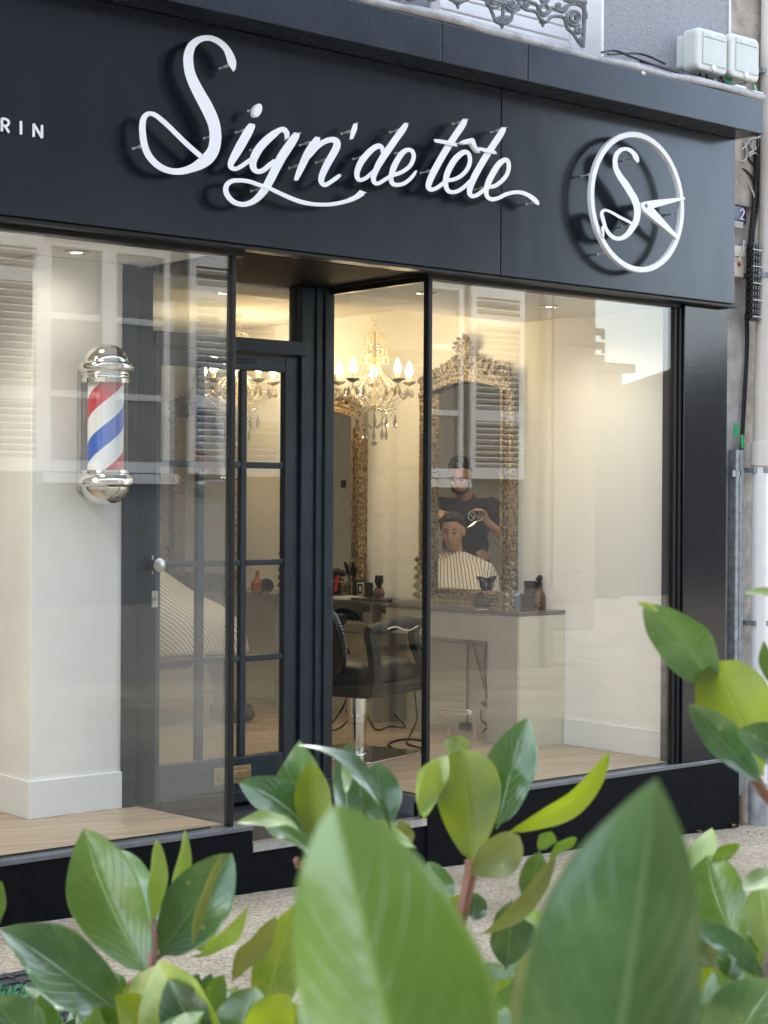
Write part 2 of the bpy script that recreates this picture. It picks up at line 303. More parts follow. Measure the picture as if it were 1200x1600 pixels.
# ------------------------------------------------------------------ ground
g=MB(); X0,X1,Y0,Y1=-150,160,-150,150; n=62
g.add([(X0,Y0,gz(X0)),(X1,Y0,gz(X1)),(X1,Y1,gz(X1)),(X0,Y1,gz(X0))],[(0,1,2,3)])
gr=g.build('pavement',m_gravel); struct(gr)
# ------------------------------------------------------------------ the salon building
B=thing('salon_building','black fronted hair salon building with white script lettering and rendered upper wall','building',(4.5,0,0))
PR=6.785
XL=-1.2                          # the shopfront runs on to the left of the picture
XS=oy(783,250,-.1)[0]
for a,b in((XL,2.2),(2.203,XS-.0015),(XS+.0015,PR)):
    MB().box(a,b,-.1,0,2.478,3.284).build('fascia_panel',m_panel,B,bevel=.004)
xs=[XL,oy(690,140,-.26)[0],oy(825,110,-.26)[0],PR+.01]
for a,b in zip(xs,xs[1:]): MB().box(a+.001,b-.001,-.26,.0,3.284,3.445).build('cornice',m_cornice,B,bevel=.004)
# lead roll along the cornice top
pts=[]
for i in range(70):
    x=XL+(PR+.03-XL)*i/69; pts.append((x,-.235+.006*math.sin(x*2.3),3.462+.006*math.sin(x*3.1)+.004*math.sin(x*11)))
f=MB().tube(pts,[.021+.005*math.sin(i*.9)**2 for i in range(70)],10)
f.box(XL,PR+.0,-.225,.0,3.447,3.468); f.build('lead_flashing',m_zinc,B,smooth='auto')
# window / guard wall above
wx=lambda u,v: oy(u,v,.0)
WL,WR=oy(672,10)[0],oy(939,60)[0]; WB=oy(800,90)[2]-.35
up=MB(); up.box(XL,WL,.0,.25,3.0,7.2); up.box(WR,oy(1139,90)[0],.0,.25,3.0,7.2); up.box(WL,WR,.0,.25,3.0,WB); up.box(WL,WR,.0,.25,5.6,7.2)
up.build('upper_wall',m_rough,B)
w=MB(); jx=oy(905,60,.12)[0]
w.box(WL+.001,WL+.05,-.012,.16,WB,5.6); w.box(jx,WR-.001,-.02,.2,WB-.3,5.6); w.box(jx-.05,jx,.1,.2,WB,5.6)
wf=w.build('upper_window',m_pvcw,B,bevel=.004)
s=MB(); z=WB
while z<5.5:
    s.box(WL+.05,jx-.05,.13,.145,z,z+.052); s.box(WL+.05,jx-.05,.138,.15,z+.05,z+.06); z+=.06
s.build('roller_shutter',m_pvcw,wf,bevel=.006); 
# iron guard
GI=lambda x,y: oy(660+x/4.2857,y/4.2857,-.06)
gd=MB(); tr=.0085
def iron(P,r=tr,n=5): gd.tube(catmull([GI(*p) for p in P],n),r,6)
def ispiral(cx,cy,r0,r1,t0,t1,r=tr): gd.tube([GI(cx+(r0+(r1-r0)*k/22)*math.cos(t0+(t1-t0)*k/22),cy+(r0+(r1-r0)*k/22)*math.sin(t0+(t1-t0)*k/22)) for k in range(23)],r,6)
def leafdrop(cx,cy,s_=1):
    gd.prism([GI(cx-22*s_,cy-22*s_),GI(cx-30*s_,cy-2),GI(cx-12*s_,cy+2),GI(cx,cy+36*s_),GI(cx+12*s_,cy+2),GI(cx+30*s_,cy-2),GI(cx+22*s_,cy-22*s_)],(0,.012,0))
iron([(1086,-240),(1084,20),(1082,180),(1074,315)],.011)
iron([(955,-3),(1030,8),(1092,18)],.013); iron([(-420,-110),(300,-30),(560,30)],.011)
ispiral(1018,112,92,78,PI*1.1,PI*2.05); ispiral(1016,118,58,10,PI*.3,PI*4.3,.009)
iron([(640,20),(690,62),(760,80),(790,128),(830,146),(868,112),(945,118),(968,185),(1008,222),(1032,262),(1072,312)])
iron([(640,-10),(700,5),(760,30),(782,75),(815,106),(850,80),(862,52),(945,76),(975,40)])
ispiral(1042,202,22,4,0,PI*3.2,.009); ispiral(1066,265,14,3,0,PI*3,.008); ispiral(910,38,16,4,PI*.2,PI*3,.009)
ispiral(693,30,14,4,0,PI*3,.009); ispiral(815,60,34,26,0,PI*2,.009); ispiral(815,-10,30,8,0,PI*3,.009)
ispiral(600,28,50,42,-PI*.6,PI*1.2); ispiral(600,30,28,6,0,PI*3.4,.009); ispiral(475,5,52,44,-PI*.2,PI*1.5); ispiral(478,8,26,6,PI,PI*4.4,.009)
iron([(430,0),(470,90),(490,140),(540,160),(590,135),(610,80),(650,60)]); ispiral(518,128,16,4,0,PI*3,.009); ispiral(566,128,16,4,PI,PI*4,.009); iron([(540,0),(540,160)],.009)
leafdrop(540,160,.9); leafdrop(813,152,.8); leafdrop(245,26,.9)
iron([(180,-10),(215,8),(245,12),(280,5),(310,-8)]); iron([(245,-80),(245,10)],.009)
for cx in(60,-80,-240): ispiral(cx,-40,46,10,0,PI*3.4); iron([(cx-80,-60),(cx-40,10-30),(cx,15-30),(cx+60,-40)])
gd.build('window_guard',m_iron,B,smooth='auto')
m=MB(); m.box(WL,WR,.0,.2,WB-.02,WB); m.build('window_ledge',m_stone,B)
# ------------------------------------------------------------------ plinths, sill, frames
def plinth(x0,x1,yf,zt,name='plinth'):
    return MB().add([(x0,yf,gz(x0)-.05),(x1,yf,gz(x1)-.05),(x1,.06,gz(x1)-.05),(x0,.06,gz(x0)-.05),(x0,yf,zt),(x1,yf,zt),(x1,.06,zt),(x0,.06,zt)],[(0,1,5,4),(1,2,6,5),(2,3,7,6),(3,0,4,7),(4,5,6,7)]).build(name,m_plinth,B,bevel=.003)
XA=oy(395,1330,-.03)[0]; XB=oy(668,1290,-.03)[0]; XE=oy(1155,1240,-.03)[0]
plinth(XL,XA,-.03,.222); plinth(XB,XE,-.03,.222)
for a,b in((XL,XA),(XB,6.83)): MB().box(a,b-.002,-.036,.075,.222,.242).build('sill',m_sill,B,bevel=.003)
ST=.165
MB().add([(XA+.003,-.022,gz(XA)-.05),(XB-.003,-.022,gz(XB)-.05),(XB-.003,.05,gz(XB)-.05),(XA+.003,.05,gz(XA)-.05),(XA+.003,-.022,ST-.032),(XB-.003,-.022,ST-.032),(XB-.003,.05,ST-.032),(XA+.003,.05,ST-.032)],[(0,1,5,4),(1,2,6,5),(2,3,7,6),(3,0,4,7),(4,5,6,7)]).build('step_riser',m_plinth,B)
tr=MB(); tr.box(XA+.003,XB-.003,-.03,.03,ST-.03,ST)
k=0; x=XA+.03
while x<XB-.02:
    for zz in(ST-.022,ST-.009):
        a=.5 if k%2 else -.5; mm=Matrix.Translation((x,-.031,zz))@Matrix.Rotation(a*1.6,4,'Y'); tr.box(-.008,.008,-.0015,.001,-.0018,.0018,mm); k+=1
    x+=.02
tr.build('tread_plate',M('ribbed aluminium',(.55,.56,.57),.3,.8,.15,40),B)
XM0,XM1=3.865,4.879
MB().box(3.8,5.0,.032,.76,.10,ST-.004).build('porch_floor',M('dark slate tile',(.035,.036,.042),.4,0,.3,9),B)
ZG0,ZG1=.242,2.445
HEAD=MB(); HEAD.box(XL,XM0+.05,-.012,.06,ZG1,2.476); HEAD.box(XM1-.02,6.50,-.012,.06,ZG1,2.476); HEAD.box(XL,6.82,-.09,-.014,2.462,2.4765)
HEAD.build('head_rail',m_black,B,bevel=.002)
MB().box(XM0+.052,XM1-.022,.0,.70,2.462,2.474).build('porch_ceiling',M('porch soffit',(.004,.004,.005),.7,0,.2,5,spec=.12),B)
for x in(XM0-.012,XM1-.012): MB().box(x,x+.022,-.006,.028,ZG0-.001,ZG1).build('mullion',m_black,B,bevel=.003)
XR=oy(1051,800,.0)[0]; XQ=oy(1066,800,-.02)[0]
MB().box(XR,XR+.022,-.006,.07,ZG0,ZG1).build('mullion',m_black,B,bevel=.003)
MB().box(XR+.024,XQ-.002,-.016,.07,ZG0,ZG1).build('mullion',m_black,B,bevel=.003)
XP=6.822
MB().box(XQ,XP,-.028,.1,ZG0,2.462).build('pillar_panel',m_pillar,B,bevel=.003)
def pane(x0,x1,y0,y1,z0,z1,mat,name='display_window',par=None): return MB().box(x0,x1,y0,y1,z0,z1).build(name,mat,par or B)
pane(XL,XM0-.013,.008,.016,ZG0,ZG1,m_glass); pane(XM1+.011,XR-.001,.008,.016,ZG0,ZG1,m_glass)
YD=.70
RTN=[(XM0-.008,.031),(XM0,.031),(3.805,YD-.022),(3.797,YD-.022)]
MB().prism([(x,y,ST) for x,y in RTN],(0,0,2.461-ST)).build('display_window',m_dusty,B); pane(XM1-.006,XM1+.002,.031,YD-.022,ST+.08,2.461,m_glass)
MB().box(XM1-.02,XM1+.016,.031,YD-.022,ST-.06,ST+.08).build('sill',m_sill,B)
MB().prism([(XM0-.02,.031,ST-.06),(XM0+.012,.031,ST-.06),(3.817,YD-.022,ST-.06),(3.785,YD-.022,ST-.06)],(0,0,.059)).build('sill',m_sill,B)
MB().box(XM1-.012,XM1+.01,.031,YD-.03,2.435,2.46).build('head_rail',m_black,B)
# ------------------------------------------------------------------ porch door frame and door
xs0=oy(193,900,YD)[0]; xs1=oy(238,900,YD)[0]; xs2=oy(470,900,YD)[0]; xs3=oy(513,900,YD)[0]
XJ=float(oy(191,900,.57)[0]); YJ=float(oz(47,1280,.25)[1])
MB().box(XJ,3.784,YJ-.012,YD+.1,ST-.06,2.457).build('door_frame',m_surround,B,bevel=.003); MB().box(3.7845,xs0-.0005,YD-.018,YD+.1,ST-.06,2.6).build('door_frame',m_surround,B)
zt=lambda u,v: oy(u,v,YD)[2]
ztr1=zt(420,441); ztr0=zt(420,531); zdt=zt(420,557)
fr=MB()
fr.box(xs0,xs0+.05,YD-.02,YD+.1,.1,2.60); fr.box(xs0+.05,xs1,YD,YD+.1,.1,2.60); fr.box(xs2,xs2+.075,YD,YD+.1,.1,2.60); fr.box(xs2+.075,xs2+.115,YD-.012,YD+.1,.1,2.60); fr.box(xs2+.115,xs3+.01,YD-.024,YD+.1,.1,2.60)
fr.box(xs1,xs2,YD,YD+.1,ztr1,2.60); fr.box(xs1-.001,xs2+.02,YD-.02,YD+.1,zdt+.012,ztr0)
F=fr.build('door_frame',m_surround,B,bevel=.004)
MB().box(xs1,xs2,YD+.04,YD+.046,ztr0,ztr1).build('transom_window',m_oldglass,F)
D=MB(); yd0,yd1=YD+.02,YD+.062; ux=lambda u: oy(u,800,yd0)[0]; vz=lambda v: oy(416,v,yd0)[2]
colE=[ux(u) for u in(251.5,310,321,377.5,387,445)]; rowE=[vz(v) for v in(580,722,732,874,883,1022,1032,1178)]
zb=ST+.012
D.box(xs1+.002,colE[0],yd0,yd1,zb,zdt+.008); D.box(colE[5],xs2-.002,yd0,yd1,zb,zdt+.008); D.box(colE[0],colE[5],yd0,yd1,zb,rowE[7]); D.box(colE[0],colE[5],yd0,yd1,rowE[0],zdt+.008)
for a,b in((1,2),(3,4)): D.box(colE[a],colE[b],yd0+.006,yd1-.006,rowE[7],rowE[0])
for a,b in((1,2),(3,4),(5,6)):
    for c in((0,1),(2,3),(4,5)): D.box(colE[c[0]],colE[c[1]],yd0+.006,yd1-.006,rowE[b],rowE[a])
D.box(xs1+.06,xs2-.06,yd0-.012,yd0-.001,zb+.0,zb+.05)
D.box(oy(372,575,yd0)[0]-.12,oy(398,575,yd0)[0],yd0-.03,yd0-.001,zdt-.035,zdt-.02)
DO=D.build('door',m_door,B,bevel=.005,seg=2)
gp=MB()
for c in((0,1),(2,3),(4,5)):
    for r_ in((1,0),(3,2),(5,4),(7,6)): gp.box(colE[c[0]],colE[c[1]],yd0+.018,yd0+.023,rowE[r_[0]],rowE[r_[1]])
gp.build('door_glazing',m_oldglass,DO)
kp=oy(246,883,yd0-.05); k=MB(); rot=Matrix.Rotation(PI/2,4,'X')
k.lathe([(.001,.0),(.012,0),(.012,.028),(.016,.034),(.029,.042),(.033,.054),(.029,.066),(.015,.073),(.001,.075)],(kp[0],yd0,kp[2]),20,rot); k.build('knob',M('brushed steel knob',(.62,.62,.60),.3,1,.03,30),DO,smooth='auto')
k=MB(); k.rbox(kp[0]-.035,kp[0]+.01,yd0-.006,yd0+.002,kp[2]-.04,kp[2]+.04,.006); k.build('knob_plate',M('knob plate steel',(.55,.55,.53),.4,.9,.1,30),DO); k=MB(); lp=oy(240,936,yd0); k.rbox(lp[0]-.012,lp[0]+.018,yd0-.006,yd0+.002,lp[2]-.035,lp[2]+.035,.005); k.build('lock_plate',M('lock plate steel',(.55,.55,.53),.4,.9,.1,30),DO)
MB().tube([(lp[0]+.003,yd0-.004,lp[2]),(lp[0]+.003,yd0-.012,lp[2])],.008,10).build('lock_cylinder',m_brass,DO)
a=oy(340,1209,yd0); b=oy(391,1209,yd0); k=MB(); zc=oy(379,1209,yd0)[2]; k.rbox(b[0]-.2,b[0],yd0-.008,yd0+.002,zc-.038,zc+.038,.004); k.box(b[0]-.175,b[0]-.025,yd0-.013,yd0-.0075,zc-.017,zc+.017); k.build('letter_plate',m_brass,DO,bevel=.003)
# ------------------------------------------------------------------ interior shell
FZ=.25; XW=6.508; RX0=.4; RY1=6.2; CZ=2.605; SZ=2.458
struct(MB().add([(RX0,.02,FZ),(3.785,.02,FZ),(3.785,YD+.1,FZ),(XM1+.016,YD+.1,FZ),(XM1+.016,.02,FZ),(XW,.02,FZ),(XW,RY1,FZ),(RX0,RY1,FZ)],[(0,1,2,3,4,5,6,7)]).build('salon_floor',m_wood))
struct(MB().prism([(3.786,.02,.17),(XM0-.021,.02,.17),(3.787,YD-.03,.17)],(0,0,FZ-.17)).build('display_floor',m_wood))
MB().box(RX0,XM0-.03,.075,1.1,SZ,SZ+.4).build('window_soffit',m_ceil,B); MB().box(XM1+.02,XW,.075,1.1,SZ,SZ+.4).build('window_soffit',m_ceil,B); MB().box(XM0-.03,XM1+.02,YD+.1,1.1,SZ,SZ+.4).build('window_soffit',m_ceil,B)
struct(MB().box(RX0-.2,XW+.2,1.1,RY1+.2,CZ,CZ+.15).build('salon_ceiling',m_ceil))
MB().box(XW,XW+.12,.075,RY1+.2,.0,CZ+.2).build('side_wall',m_interior,B)
MB().box(RX0-.2,XW,RY1,RY1+.15,.0,CZ+.2).build('back_wall',m_interior,B)
MB().box(RX0-.2,RX0,.02,RY1,.0,CZ+.2).build('side_wall',m_interior,B)
MB().box(XW-.014,XW-.0005,.08,.76,FZ,FZ+.135).build('skirting',m_skirt,B,bevel=.003)
MB().box(RX0,XW-.02,RY1-.015,RY1-.001,FZ,FZ+.12).build('skirting',m_skirt,B,bevel=.003)
# pale pillar carrying the pole
cx0=oz(47,1280,FZ); yb=float(cx0[1]); PXL=float(cx0[0])
PXR=float(oy(190,900,yb)[0]); MB().box(PXL,PXR,yb,yb+1.1,FZ,SZ).build('pillar',m_pale,B,bevel=.003)
k=MB(); k.box(PXL-.014,PXR-.001,yb-.014,yb-.001,FZ,FZ+.15); k.box(PXL-.014,PXL-.001,yb-.001,yb+1.1,FZ,FZ+.15); k.build('skirting',m_skirt,B,bevel=.003)
# flank of the building above the salon: roof and back (closes the room from sky light)
MB().box(XL,XP+.4,.25,RY1+.4,2.9,3.0).build('floor_slab',m_stone,B)
MB().box(XL,RX0-.2,.1,.3,.0,3.0).build('side_wall',m_stone,B)
MB().box(RX0-.2,XW+.15,.02,.075,2.5,3.0).build('lintel',m_stone,B)
MB().box(XL,XP,.25,6.4,7.0,7.2).build('roof',m_stone,B)
# downlights
def downlight(u,v,zc,label,power=6):
    p=oz(u,v,zc); t=thing('ceiling_downlight',label,'downlight',p,'recessed ceiling downlights')
    MB().lathe([(.030,-.001),(.045,-.001),(.047,-.006),(.032,-.008),(.030,-.001)],p,24).build('trim_ring',m_chrome,t,smooth='auto')
    MB().lathe([(.0005,-.002),(.030,-.002)],p,20).build('lamp_disc',m_down,t)
    l=bpy.data.lights.new('downlight_lamp','SPOT'); l.energy=power; l.color=(1,.88,.70); l.spot_size=R(160); l.spot_blend=1; l.shadow_soft_size=.06
    o=bpy.data.objects.new('downlight_lamp',l); COL.objects.link(o); o.parent=t; o.location=(0,0,-.02); return t
downlight(120,393,SZ,'round recessed downlight in the ceiling above the barber pole',.6)
downlight(350,458,CZ,'round downlight seen through the glazed panel above the door',3)
downlight(667,457,SZ,'round downlight cut by the black mullion right of the chandelier',2.5)
downlight(858,478,SZ,'round downlight above the white wall of the right window',4.2)
def fill_downlight(p,lab,w): q=CAM+(np.array(p)-CAM); d_=np.array(p)-CAM; zc_=d_@_F; downlight(600+FPX*(d_@_R)/zc_,800-FPX*(d_@_U)/zc_,p[2],lab,w)  # places an extra downlight at a world point, added as fill light
fill_downlight((2.75,.3,SZ),'added fill downlight in the window ceiling to the left of the pale pillar',8)  # this and the next: out-of-frame lamps added to brighten the pillar
fill_downlight((2.1,.3,SZ),'added fill downlight in the window ceiling furthest along to the left',8)
fill_downlight((4.6,2.0,CZ),'added fill downlight in the salon ceiling between the door and the console',3.5)  # from here on: lamps added to brighten the salon interior
fill_downlight((4.4,3.6,CZ),'added fill downlight in the salon ceiling above the seated client',1)
fill_downlight((2.4,3.0,CZ),'added fill downlight in the salon ceiling near the dark cabinet',6)
# ------------------------------------------------------------------ script lettering
def ribbon(mb,P,plane_y,th,n=8,slide=.003,smoothw=True):
    Q=catmull(P,n); N=len(Q); L=[];Rr=[]
    for i in range(N):
        a=Q[max(i-1,0)];b=Q[min(i+1,N-1)]; t=np.array([b[0]-a[0],b[1]-a[1]]); t/=max(1e-9,np.hypot(*t)); nn=np.array([-t[1],t[0]]); w=max(Q[i][2],.4)/2
        L.append(np.array(Q[i][:2])+nn*w); Rr.append(np.array(Q[i][:2])-nn*w)
    def cap(c,d,w,k=6):
        d=d/max(1e-9,np.hypot(*d)); nn=np.array([-d[1],d[0]]); return [c+w*(math.cos(PI/2-PI*j/k)*nn*1+math.sin(PI*j/k)*d) for j in range(1,k)]
    c0=np.array(Q[0][:2]); c1=np.array(Q[-1][:2])
    e1=cap(c1,c1-np.array(Q[-2][:2]),max(Q[-1][2],.4)/2); e0=cap(c0,c0-np.array(Q[1][:2]),max(Q[0][2],.4)/2)
    def up(p,s,dy): return oy(p[0],p[1],plane_y-slide*s+dy)
    vs=[];fs=[]
    for dy in(0,th):
        for i in range(N): vs.append(up(L[i],i/N,dy))
        for i in range(N): vs.append(up(Rr[i],i/N,dy))
        for p in e1: vs.append(up(p,1,dy))
        for p in e0: vs.append(up(p,0,dy))
    T=2*N+len(e1)+len(e0); ne=len(e1)
    for i in range(N-1):
        fs.append((i,i+1,N+i+1,N+i)); fs.append((T+i,T+N+i,T+N+i+1,T+i+1))
    loop=list(range(N))+[2*N+j for j in range(ne)]+[2*N-1-i for i in range(N)]+[2*N+ne+j for j in range(len(e0))]
    fs.append(tuple([N-1]+[2*N+j for j in range(ne)]+[2*N-1])); fs.append(tuple([N]+[2*N+ne+j for j in range(len(e0))]+[0]))
    fs.append(tuple(T+q for q in[N-1]+[2*N+j for j in range(ne)]+[2*N-1])); fs.append(tuple(T+q for q in[N]+[2*N+ne+j for j in range(len(e0))]+[0]))
    for i in range(len(loop)):
        a,b=loop[i],loop[(i+1)%len(loop)]; fs.append((a,b,T+b,T+a))
    mb.add(vs,fs)
LY,LT=-.186,.022
def S(o,s,P): return [(o[0]+p[0]/s,o[1]+p[1]/s,p[2]/s) for p in P]
O1=((200,40),5.333);O2=((340,150),5.4545);O3=((530,170),7.0588);O4=((650,170),5.714);O5=((890,190),6.)
GL={}
GL['letter_s']=[S(*O1,[(882,372,26),(868,310,70),(846,245,66),(815,187,55),(760,137,52),(700,108,48),(640,104,48),(580,124,56),(530,170,70),(505,240,80),(503,310,84),(515,390,86),(545,470,92),(590,560,98),(640,650,104),(685,740,104),(715,820,100),(728,900,98),(725,980,98),(705,1050,100),(660,1110,104),(600,1155,90),(530,1190,68),(450,1213,58),(370,1215,52),(290,1190,54),(220,1140,56),(165,1070,58),(135,990,58),(122,900,56),(120,830,54),(130,775,50),(155,742,42),(190,734,38),(230,748,40),(290,795,42),(360,860,42),(440,940,42),(520,1015,42),(605,1088,42)])]
GL['letter_i']=[S(*O2,[(296,246,58),(268,292,76),(225,370,80),(180,450,78),(140,520,68),(115,570,56),(115,605,46),(150,622,36),(200,600,36),(250,565,38),(290,538,38)])]
GL['letter_g']=[S(*O2,[(588,360,36),(590,320,46),(568,290,48),(535,288,44),(480,325,62),(420,375,70),(360,440,72),(318,510,72),(300,570,62),(310,622,52),(345,645,42),(390,632,44),(440,592,44),(490,550,36)]),S(*O2,[(676,322,56),(650,365,70),(600,440,80),(550,515,80),(500,610,76),(450,710,74),(400,800,68),(340,870,58),(280,910,48),(210,925,42),(140,905,44),(92,860,46),(70,810,46),(78,760,44),(120,727,40),(190,720,36),(270,730,36),(350,757,36),(430,782,34),(520,825,36),(620,870,38),(720,905,38),(830,924,34),(940,926,34),(1040,912,34),(1130,886,38),(1190,856,46),(1232,822,58)])]
GL['letter_n']=[S(*O2,[(855,358,50),(830,398,64),(780,470,68),(735,560,64),(695,650,52),(668,713,36)]),S(*O2,[(750,545,30),(790,500,42),(850,430,46),(920,385,46),(980,372,48),(1015,392,60),(1012,440,64),(975,510,64),(925,600,62),(890,680,56),(885,730,48),(915,758,38),(960,735,36),(1010,700,36),(1043,674,28)])]
GL['apostrophe']=[S(*O2,[(1176,238,36),(1162,290,46),(1140,362,30)])]
GL['letter_d']=[S(*O3,[(480,480,46),(472,430,50),(430,412,60),(370,442,64),(300,510,72),(240,590,72),(205,670,66),(195,730,58),(210,775,50),(245,785,42),(300,760,44),(360,710,46),(420,650,44)]),S(*O3,[(742,165,50),(700,230,72),(630,325,76),(560,425,78),(490,525,80),(430,625,72),(390,715,60),(377,775,56),(393,815,48),(430,823,42),(490,790,42),(555,748,42)])]
GL['letter_e']=[S(*O3,[(575,738,40),(650,715,44),(720,680,44),(780,630,46),(815,560,48),(820,500,46),(795,460,46),(745,455,50),(690,495,62),(640,570,66),(600,650,68),(577,730,60),(572,790,54),(597,830,50),(645,840,44),(710,825,44),(770,785,42),(820,730,38),(848,686,24)])]
GL['letter_t']=[S(*O4,[(440,98,46),(410,152,60),(350,240,60),(285,340,62),(220,450,62),(160,560,62),(120,650,56),(112,700,48),(135,722,38),(180,710,36),(230,675,36),(268,642,36)]),S(*O4,[(167,284,30),(220,292,36),(290,305,36),(360,322,32)])]
GL['letter_e.']=[S(*O4,[(280,640,34),(340,630,36),(400,600,36),(450,550,38),(478,490,38),(480,430,38),(458,390,40),(412,395,50),(350,450,56),(300,530,56),(270,610,52),(265,680,46),(285,730,40),(325,745,36),(380,732,36),(440,690,36),(488,642,36)])]
GL['letter_t.']=[S(*O4,[(785,173,46),(755,227,58),(700,310,60),(640,400,60),(580,500,60),(525,600,60),(487,690,54),(478,750,46),(500,780,38),(545,770,36),(600,730,36),(636,698,34)]),S(*O4,[(560,356,28),(620,370,36),(680,385,34),(713,392,28)])]
GL['letter_e..']=[S(*O4,[(640,700,34),(700,690,36),(760,650,38),(810,590,38),(828,525,38),(820,470,40),(788,458,44),(735,500,54),(685,580,56),(645,660,54),(627,730,44),(637,785,38),(680,808,38),(740,795,36),(800,765,36),(870,747,34),(940,748,36),(1000,770,38),(1050,805,44),(1082,838,38),(1094,852,20)])]
SG=thing('shop_sign','large white raised script letters reading Sign de tete on the black fascia','sign',oy(530,250,-.1),None)
for nm,strokes in GL.items():
    m=MB()
    for i,P in enumerate(strokes):
        ribbon(m,P,LY-.004*i,LT,7)
    m.build(nm.strip('.'),m_white,SG,bevel=.0025,seg=1)
MB().prism([oy(340+(345+36*math.cos(a)+14*math.sin(a)*-1)/5.4545,150+(122+58*math.sin(a))/5.4545,LY) for a in[2*PI*i/28 for i in range(28)]],(0,LT,0)).build('dot',m_white,SG,bevel=.002,seg=1)
pc=S(*O4,[(390,306,0),(440,275,0),(505,258,0),(525,270,0),(545,330,0),(580,395,0),(550,385,0),(520,350,0),(490,310,0),(440,318,0)])
MB().prism([oy(p[0],p[1],LY-.009) for p in pc],(0,LT,0)).build('circumflex',m_white,SG,bevel=.002,seg=1)
def stud(mb,u,v,du=9,dv=-1):
    # turned standoff from panel to letter back: u,v marks its visible middle
    a=oy(u+du,v+dv,LY+LT); p=Vector((a[0],LY+LT-.001,a[2])); q=Vector((a[0],-.099,a[2]))
    mb.tube([p,p+Vector((0,.026,0))],.0062,8); mb.tube([p+Vector((0,.026,0)),q],.0028,6); mb.tube([q-Vector((0,.004,0)),q],.005,8)
for u,v,du in((352,103,6),(217,229,6),(326,213,8),(397,170,6),(376,204,8),(400,232,6),(478,224,6),(461,260,6),(503,251,6),(541,206,8),(617,204,8),(562,246,6),(627,237,6),(667,268,6),(717,191,6),(777,204,6),(751,294,6),(828,317,10),(402,296,6),(554,307,8)): st=MB(); stud(st,u,v,du); st.build('standoff',m_screw,SG,smooth='auto')
# left caption letters (end of a word that leaves the picture)
SC=thing('fascia_caption','small plain white capital letters on the far left of the fascia','sign',oy(40,205,-.1))
def K(P,w=4.2): return [(p[0]/12,160+p[1]/12,w) for p in P]
for nm,ss in(('letter_r',[K([(35,300),(35,420),(35,535)]),K([(35,305),(100,312),(155,345),(160,400),(120,440),(50,430)],4),K([(95,440),(130,500),(168,562)],4)]),('letter_i',[K([(392,355),(393,480),(394,595)])]),('letter_n',[K([(632,405),(632,520),(632,640)]),K([(632,405),(710,535),(787,665)],4),K([(787,430),(787,550),(787,660)])])):
    m=MB()
    for i,P in enumerate(ss): ribbon(m,P,-.104-.0015*i,.0035+.0015*i,4,.0005)
    m.build(nm,m_white,SC)
# round emblem
LG=thing('emblem_sign','round white ring emblem with script S and open scissors on the fascia','sign',oy(998,315,-.1))
c=oy(998,316,LY); rr=abs(oy(998,206.5,LY)[2]-oy(998,425,LY)[2])/2-.012
m=MB(); n=96; vs=[];fs=[]
for k in range(n):
    t=2*PI*k/n
    for r_,y in((rr-.0125,LY),(rr+.0125,LY),(rr+.0125,LY+LT),(rr-.0125,LY+LT)): vs.append((c[0]+r_*math.cos(t),y,c[2]+r_*math.sin(t)))
for k in range(n):
    for j in range(4): a=k*4+j;b=k*4+(j+1)%4;c2=((k+1)%n)*4; fs.append((a,b,c2+(j+1)%4,c2+j))
m.add(vs,fs).build('ring',m_white,LG,bevel=.0015,seg=1)
m=MB(); ribbon(m,S(*O5,[(642,378,24),(625,340,50),(600,297,44),(560,265,38),(520,256,34),(475,270,40),(440,310,46),(427,370,46),(435,440,50),(470,510,58),(520,580,64),(570,660,66),(610,730,66),(632,800,64),(635,870,62),(620,940,60),(585,1000,58),(540,1060,50),(480,1095,40),(420,1090,38),(370,1050,36),(335,990,34),(315,920,36),(302,870,34),(312,838,30),(345,832,26),(400,855,26),(470,895,28),(540,930,28),(590,957,28)]),LY,LT,7)
ribbon(m,S(*O5,[(306,985,26),(315,1040,22),(318,1085,12)]),LY-.004,LT,5); m.build('letter_s',m_white,LG,bevel=.002,seg=1)
cu=bpy.data.curves.new('scissor_outline','CURVE'); cu.dimensions='2D'; cu.fill_mode='BOTH'; cu.extrude=LT/2
def sp2(pts):
    s=cu.splines.new('POLY'); s.points.add(len(pts)-1); s.use_cyclic_u=True
    for q,p in zip(s.points,pts): q.co=(p[0],p[1],0,1)
ol=S(*O5,[(668,785,0),(672,768,0),(690,755,0),(735,744,0),(800,735,0),(1076,709,0),(1078,728,0),(782,812,0),(1022,1085,0),(1008,1108,0),(740,885,0),(690,838,0),(672,812,0)])
lc=oy(1000,330,LY); sp2([(oy(p[0],p[1],LY)[0]-lc[0],oy(p[0],p[1],LY)[2]-lc[2]) for p in ol])
hc=oy(890+714/6,190+791/6,LY); sp2([(hc[0]-lc[0]+.011*math.cos(2*PI*k/14),hc[2]-lc[2]+.011*math.sin(2*PI*k/14)) for k in range(14)])
co=bpy.data.objects.new('tmp',cu); COL.objects.link(co); bpy.context.view_layer.update()
me=bpy.data.meshes.new_from_object(co.evaluated_get(bpy.context.evaluated_depsgraph_get())); bpy.data.objects.remove(co)
off=WORLD(LG)
for v in me.vertices: x,y,z=v.co; v.co=Vector((x+lc[0],LY-.004+LT/2-z,y+lc[2]))-off
so=bpy.data.objects.new('scissors',me); COL.objects.link(so); so.parent=LG; me.materials.clear(); me.materials.append(m_white)
for u,v,du in((921,272,4),(982,248,8),(982,352,6),(1056,332,10),(940,395,10)): st=MB(); stud(st,u,v,du,0); st.build('standoff',m_screw,LG,smooth='auto')
